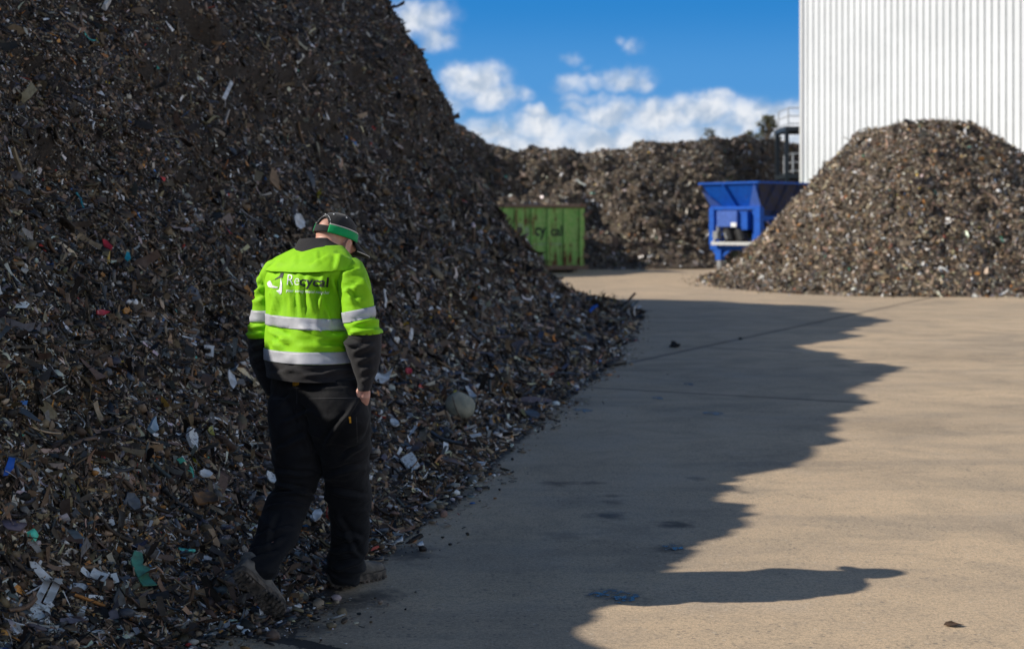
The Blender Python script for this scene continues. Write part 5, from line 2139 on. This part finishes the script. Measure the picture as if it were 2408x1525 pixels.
flat_piece('blue_chip', 'bright light blue chip on the slope below the red scrap', 'plastic chip', 292, 621, [(-6, -9), (2, -9), (9, 3), (4, 10), (-5, 6)], PT, 0, 0, .008, .2, .05)
flat_piece('rust_flake', 'dark red folded scrap left of the shoulder at elbow height', 'metal flake', 222, 748, [(-16, 8), (-2, -4), (16, -10), (8, 2), (-10, 12)], PR, 0, 0, .008, .3, .05)
flat_piece('orange_lump', 'small orange cube of foam left of the man at elbow height', 'foam piece', 283, 741, shard(15, 14), PO, 0, 0, .03, 0, .04)
flat_piece('white_label', 'white rectangular label left of the green plastic strip', 'label', 228, 1366, rect(40, 20), PW, .1, 0, .004, .2, .03)
flat_piece('blue_wrapper', 'blue wrapper at the left edge below the middle of the slope', 'wrapper', 10, 1112, [(-9, -24), (6, -28), (10, -6), (2, 14), (-9, 20)], PB, 0, 0, .004, .3, .04)
flat_piece('cardboard_piece', 'ragged brown cardboard piece high on the slope above the cap', 'cardboard', 628, 432, [(-16, -20), (4, -16), (10, -8), (18, 18), (2, 14), (-16, 10)], PBR, 0, 0, .008, .2, .06)
flat_piece('white_box', 'small white block near the top edge of the slope', 'block', 245, 33, rect(13, 24), PW, .05, 0, .05, 0, .06)
flat_piece('white_stick', 'white strip upright on the upper slope above the cap', 'strip', 518, 226, [(-9, -20), (0, -20), (10, 20), (0, 22)], PW, 0, 0, .01, 0, .06)
flat_piece('white_batten', 'long pale batten at the left edge high on the slope', 'batten', 18, 379, [(-20, -14), (-17, -18), (24, 12), (22, 18)], PTAN, 0, 0, .02, 0, .06)
flat_piece('pale_plate', 'pale grey plate on the slope just left of the cap', 'plate', 690, 532, shard(34, 30), PW, .3, 0, .008, .2, .05)
flat_piece('white_bracket', 'white angular bracket on the slope left of the hidden left hand', 'bracket', 486, 838, [(-12, -12), (12, -14), (13, 12), (-6, 11), (-6, 7), (6, 4), (5, -6), (-10, -5)], PW, 0, 0, .012, 0, .05)
flat_piece('white_shell', 'crumpled white sheet on the slope level with his belt', 'sheet', 532, 908, [(-16, -14), (4, -12), (14, 4), (10, 18), (0, 14), (-10, 2)], PW, 0, 0, .006, .5, .05)
flat_piece('pale_fabric', 'ruffled pale fibre piece low on the slope left of his shin', 'fibre piece', 436, 1047, [(-24, -8), (-8, -16), (12, -6), (22, 14), (4, 12), (-14, 4)], PWD, 0, 0, .02, .3, .04)
flat_piece('yellow_leaf', 'yellow green plastic leaf on the slope left of his thigh', 'plastic leaf', 479, 1026, [(-13, 4), (-2, -10), (4, -2), (12, 6), (-2, 8)], PY_, 0, 0, .005, .5, .05)
flat_piece('grey_wedge', 'pale blue triangular wedge on the slope in the lower left', 'wedge', 340, 1018, [(-10, -16), (14, 2), (8, 10), (-10, 12)], simple_mat('pale_blue_plastic', (.30, .42, .52), .5, .2, 10), 0, 0, .02, 0, .05)
flat_piece('slate_plate', 'flat slate coloured plate lower left above the white label', 'plate', 300, 1188, shard(46, 32), PGR, .4, 0, .01, .1, .04)
flat_piece('rusty_shell', 'curved rusty shell of metal left of the lifted boot', 'metal shell', 476, 1194, [(-34, 12), (-20, -4), (8, -16), (30, 0), (34, 12), (10, 8), (-10, 18)], PRU, 0, 0, .01, .7, .05)
flat_piece('white_flake', 'white oval flake between the curved twig and the left shin', 'flake', 470, 1132, shard(34, 16), PW, -.35, 0, .006, .3, .05)
flat_piece('white_flake', 'white speckled flake below the left knee beside the trouser leg', 'flake', 628, 1142, shard(36, 18), PWD, .2, 0, .006, .3, .05)
flat_piece('orange_stone', 'orange brown lump near the lifted boot', 'lump', 610, 1218, shard(30, 24), PRU, 0, 0, .03, 0, .04)
flat_piece('white_chip', 'white chip between his legs near the right trouser hem', 'chip', 742, 1230, shard(22, 26), PW, .6, 0, .01, .2, .04)
flat_piece('white_chip', 'white torn chip on the lower slope right of his knee', 'chip', 925, 1010, shard(24, 14), PW, .3, 0, .01, .2, .04)
flat_piece('white_strip', 'long white strip on the lower slope below the boulder', 'strip', 1115, 1036, [(-14, 4), (12, -6), (15, 0), (-8, 9)], PW, 0, 0, .006, .2, .03)
flat_piece('white_cup', 'white curled plastic piece above the boulder', 'plastic piece', 1102, 940, [(-14, -8), (-6, -12), (14, 10), (10, 16), (0, 10)], PW, 0, 0, .006, .8, .05)
flat_piece('red_chip', 'dull red chip on the slope above and left of the boulder', 'chip', 950, 888, shard(20, 14), PR, -.5, 0, .01, .2, .05)
flat_piece('grey_stone_chip', 'flat grey stone chip at the toe right of the boulder', 'stone chip', 1250, 984, shard(36, 16), PGR, .1, 0, .02, 0, .02)
flat_piece('blue_strip', 'blue strip sticking up near the far end of the toe', 'strip', 1392, 745, [(-12, 10), (-9, 14), (0, 4), (12, -4), (10, -9), (-4, 0)], PB, 0, 0, .01, 0, .08)
flat_piece('white_strip', 'bright white strip on the slope right of the jacket sleeve', 'strip', 948, 795, [(-7, 14), (-3, -14), (6, -15), (3, 13)], PW, 0, 0, .01, 0, .05)
flat_piece('white_strip', 'bright curved white strip behind the right sleeve tape', 'strip', 884, 712, [(-5, -24), (0, -26), (7, 0), (6, 16), (1, 12), (0, -4)], PW, 0, 0, .01, .3, .05)

# cut tube piece
p, rot, m = piece_frame(317, 1508 - 0 - 1400 / 1.0 * 0 - 1400 * 0 - 0, 0, 0, .03) if False else piece_frame(318, 1233, 0, 0, .03)
b = bmesh.new()
d = rot @ Vector((.55, -.8, .1)).normalized()
add_tube(b, [-d * 15 * m, d * 15 * m], 6.5 * m, 14)
o = obj('tube_piece', b, PTAN, None, True)
o.location = p
tag(o, 'short tan tube lying beside the curved twig', 'tube')


def strand(name, label, cat, pts, rad, mat, lift=.03, sag=None):
    q = []
    for (px, py) in pts:
        h, nn = on_heap(px, py)
        q.append(h + nn * lift + Vector((0, -.02, 0)))
    q = [Vector(v) for v in catmull(np.array([v[:] for v in q]), len(q) * 6)]
    b = bmesh.new()
    c0 = q[0].copy()
    add_tube(b, [v - c0 for v in q], [rad * (.75 + .25 * math.sin(i * .9)) for i in range(len(q))], 7)
    o = obj(name, b, mat, None, True)
    o.location = c0
    tag(o, label, cat)
    return o


strand('twig', 'thin brown twig bent in a U on the lower slope', 'twig', [(281, 1124), (266, 1160), (264, 1192), (272, 1214), (290, 1226), (345, 1228), (382, 1218), (416, 1201), (436, 1184), (448, 1164)], .0042, TWIG, .035)
strand('black_bar', 'black rubber bar slanting under the end of the bent twig', 'bar', [(372, 1150), (400, 1180), (430, 1205), (470, 1228)], .016, PBK, .03)
strand('cord', 'teal cord dangling on the upper left slope', 'cord', [(168, 465), (178, 478), (182, 490), (186, 505)], .008, PT, .06)
strand('white_string', 'thin white cord curling on the lower left slope', 'cord', [(162, 973), (172, 985), (181, 1000), (184, 1018)], .0035, PW, .045)
strand('branch', 'dark stick poking from the lower left edge of the heap', 'stick', [(20, 1310), (40, 1330), (66, 1352)], .010, TWIG, .03)
strand('branch', 'dark wooden stick lying left of the trouser leg', 'stick', [(405, 1252), (432, 1262), (462, 1276)], .014, TWIG, .03)

# striped packet cut by the picture's lower left corner
p, rot, m = piece_frame(50, 1578, 0, 0, .04)
b = bmesh.new()
add_box(b, (0, 0, 0), (.25, .10, .03))
bevel_all(b, .008, 2)
b.transform(rot.to_4x4())
_m2, _nt, _b = new_mat('striped_packet')
_w = N(_nt, 'ShaderNodeTexWave')
setin(_w, Scale=9.0, Distortion=.4)
_nt.links.new(objcoord(_nt), _w.inputs['Vector'])
_nt.links.new(MIX(_nt, MR(_nt, _w.outputs['Fac'], .82, .9), (.02, .09, .42), (.7, .72, .75)), _b.inputs['Base Color'])
o = obj('packet', b, _m2, None, True)
o.location = p
tag(o, 'blue striped packet at the very bottom left of the heap', 'packet')


# crumbs on the slab
def clump(name, label, cat, px, py, w, h, mat, seed, spiky=.35):
    p = gp(px, py)
    m = p.y / F
    b = bmesh.new()
    bmesh.ops.create_icosphere(b, subdivisions=3, radius=1)
    Pn = bm_coords(b)
    dn = fbm(Pn, 2.2, 3, seed)
    for v, d in zip(b.verts, dn):
        k = 1 + spiky * 1.6 * float(d)
        v.co = Vector((v.co.x * w / 2 * k, v.co.y * w / 2 * k, max(-.25, v.co.z * k) * h * .62 + h * .2)) * m
    o = obj(name, b, mat, None, False)
    o.location = p
    return tag(o, label, cat)


clump('rubber_clump', 'black clump alone on the shaded slab, nearer of the two by the joint', 'clump', 1587, 816, 24, 15, PBK, 3, .5)
clump('rubber_clump', 'black clump beside the tip of the near heap', 'clump', 1502, 750, 30, 13, PBK, 9, .4)
clump('pebble', 'small dark pebble on the slab between the two black clumps', 'pebble', 1484, 802, 14, 6, PBK, 5, .3)
clump('pebble', 'tiny dark pebble lying on the slab joint in the shade', 'pebble', 1741, 798, 8, 6, PBK, 15, .3)
clump('pebble', 'dark flat pebble just off the toe of the heap, right of the boulder', 'pebble', 1393, 893, 17, 6, PBK, 17, .3)


def slab_strip(name, label, cat, pts, rad, mat):
    q = [gp(*p_) + Vector((0, 0, rad)) for p_ in pts]
    b = bmesh.new()
    add_tube(b, [v - q[0] for v in q], rad, 7)
    o = obj(name, b, mat, None, True)
    o.location = q[0]
    return tag(o, label, cat)


slab_strip('rubber_strip', 'black rubber strip lying along the joint at the toe', 'strip', [(1425, 864), (1445, 860), (1470, 856)], .028, PBK)
# dry leaf in the sun
p = gp(2240, 1470)
m = p.y / F
b = bmesh.new()
leaf = [(-22, 2), (-12, -6), (2, -7), (18, -1), (24, 4), (8, 7), (-8, 8)]
vs = [b.verts.new((x * m, -y * m * 2.2, .004 + .006 * abs(y) / 8)) for x, y in leaf]
b.faces.new(vs)
bmesh.ops.triangulate(b, faces=b.faces[:])
bmesh.ops.subdivide_edges(b, edges=b.edges[:], cuts=2)
for v in b.verts:
    v.co.z += .005 * float(vnoise(np.array([[v.co.x * 30, v.co.y * 30, 0]]))[0])
bmesh.ops.solidify(b, geom=b.faces[:], thickness=.002)
o = obj('dry_leaf', b, simple_mat('dry_leaf', (.10, .055, .025), .7, .5, 50), None, False)
o.location = p
tag(o, 'curled dry brown leaf alone on the sunlit slab at the lower right', 'leaf')

# damp patches that mirror the sky
PUD, _nt, _b = new_mat('damp_patch')
_v = objcoord(_nt)
_n = noise_tex(_nt, 34, 4, .65, _v)
_nt.links.new(MIX(_nt, MR(_nt, _n, .42, .58), (.22, .19, .16), (.04, .04, .042)), _b.inputs['Base Color'])
_nt.links.new(MR(_nt, _n, .42, .6, .7, .22), _b.inputs['Roughness'])
_b.inputs['Specular IOR Level'].default_value = .9
_nt.links.new(MR(_nt, noise_tex(_nt, 16, 6, .7, _v), .47, .56), _b.inputs['Alpha'])


def puddle(label, px, py, w, h, seed):
    p = gp(px, py)
    m = p.y / F
    dz = CAMZ * F / (py - h / 2 - HZ) - CAMZ * F / (py + h / 2 - HZ)
    b = bmesh.new()
    n = 44
    c = b.verts.new((0, 0, .004))
    ring = []
    for k in range(n):
        a = 2 * math.pi * k / n
        r = 1 + .55 * float(fbm(np.array([[math.cos(a) * 1.1, math.sin(a) * 1.1, seed]]), 1.6, 4, seed)[0])
        ring.append(b.verts.new((math.cos(a) * w / 2 * m * r, math.sin(a) * dz / 2 * r, .004)))
    for k in range(n):
        b.faces.new((c, ring[k], ring[(k + 1) % n]))
    o = obj('puddle', b, PUD)
    o.location = p
    return tag(o, label, 'puddle', 'damp patches on the slab')


puddle('broad damp patch at the lower edge of the man’s shadow'.replace('’', "'"), 1445, 1402, 112, 36, 3)
puddle('small damp patch nearest the toe of the heap, beyond the boulder', 1371, 965, 46, 9, 5)
puddle('small damp patch just this side of the slab joint', 1546, 936, 26, 7, 8)
puddle('small damp patch just beyond the slab joint', 1620, 903, 26, 7, 12)
puddle('damp patch farthest right, in the shade before the joint', 1676, 972, 44, 9, 14)
puddle('dark damp patch on the shaded slab above the man’s shadow'.replace('’', "'"), 1581, 1287, 52, 16, 17)
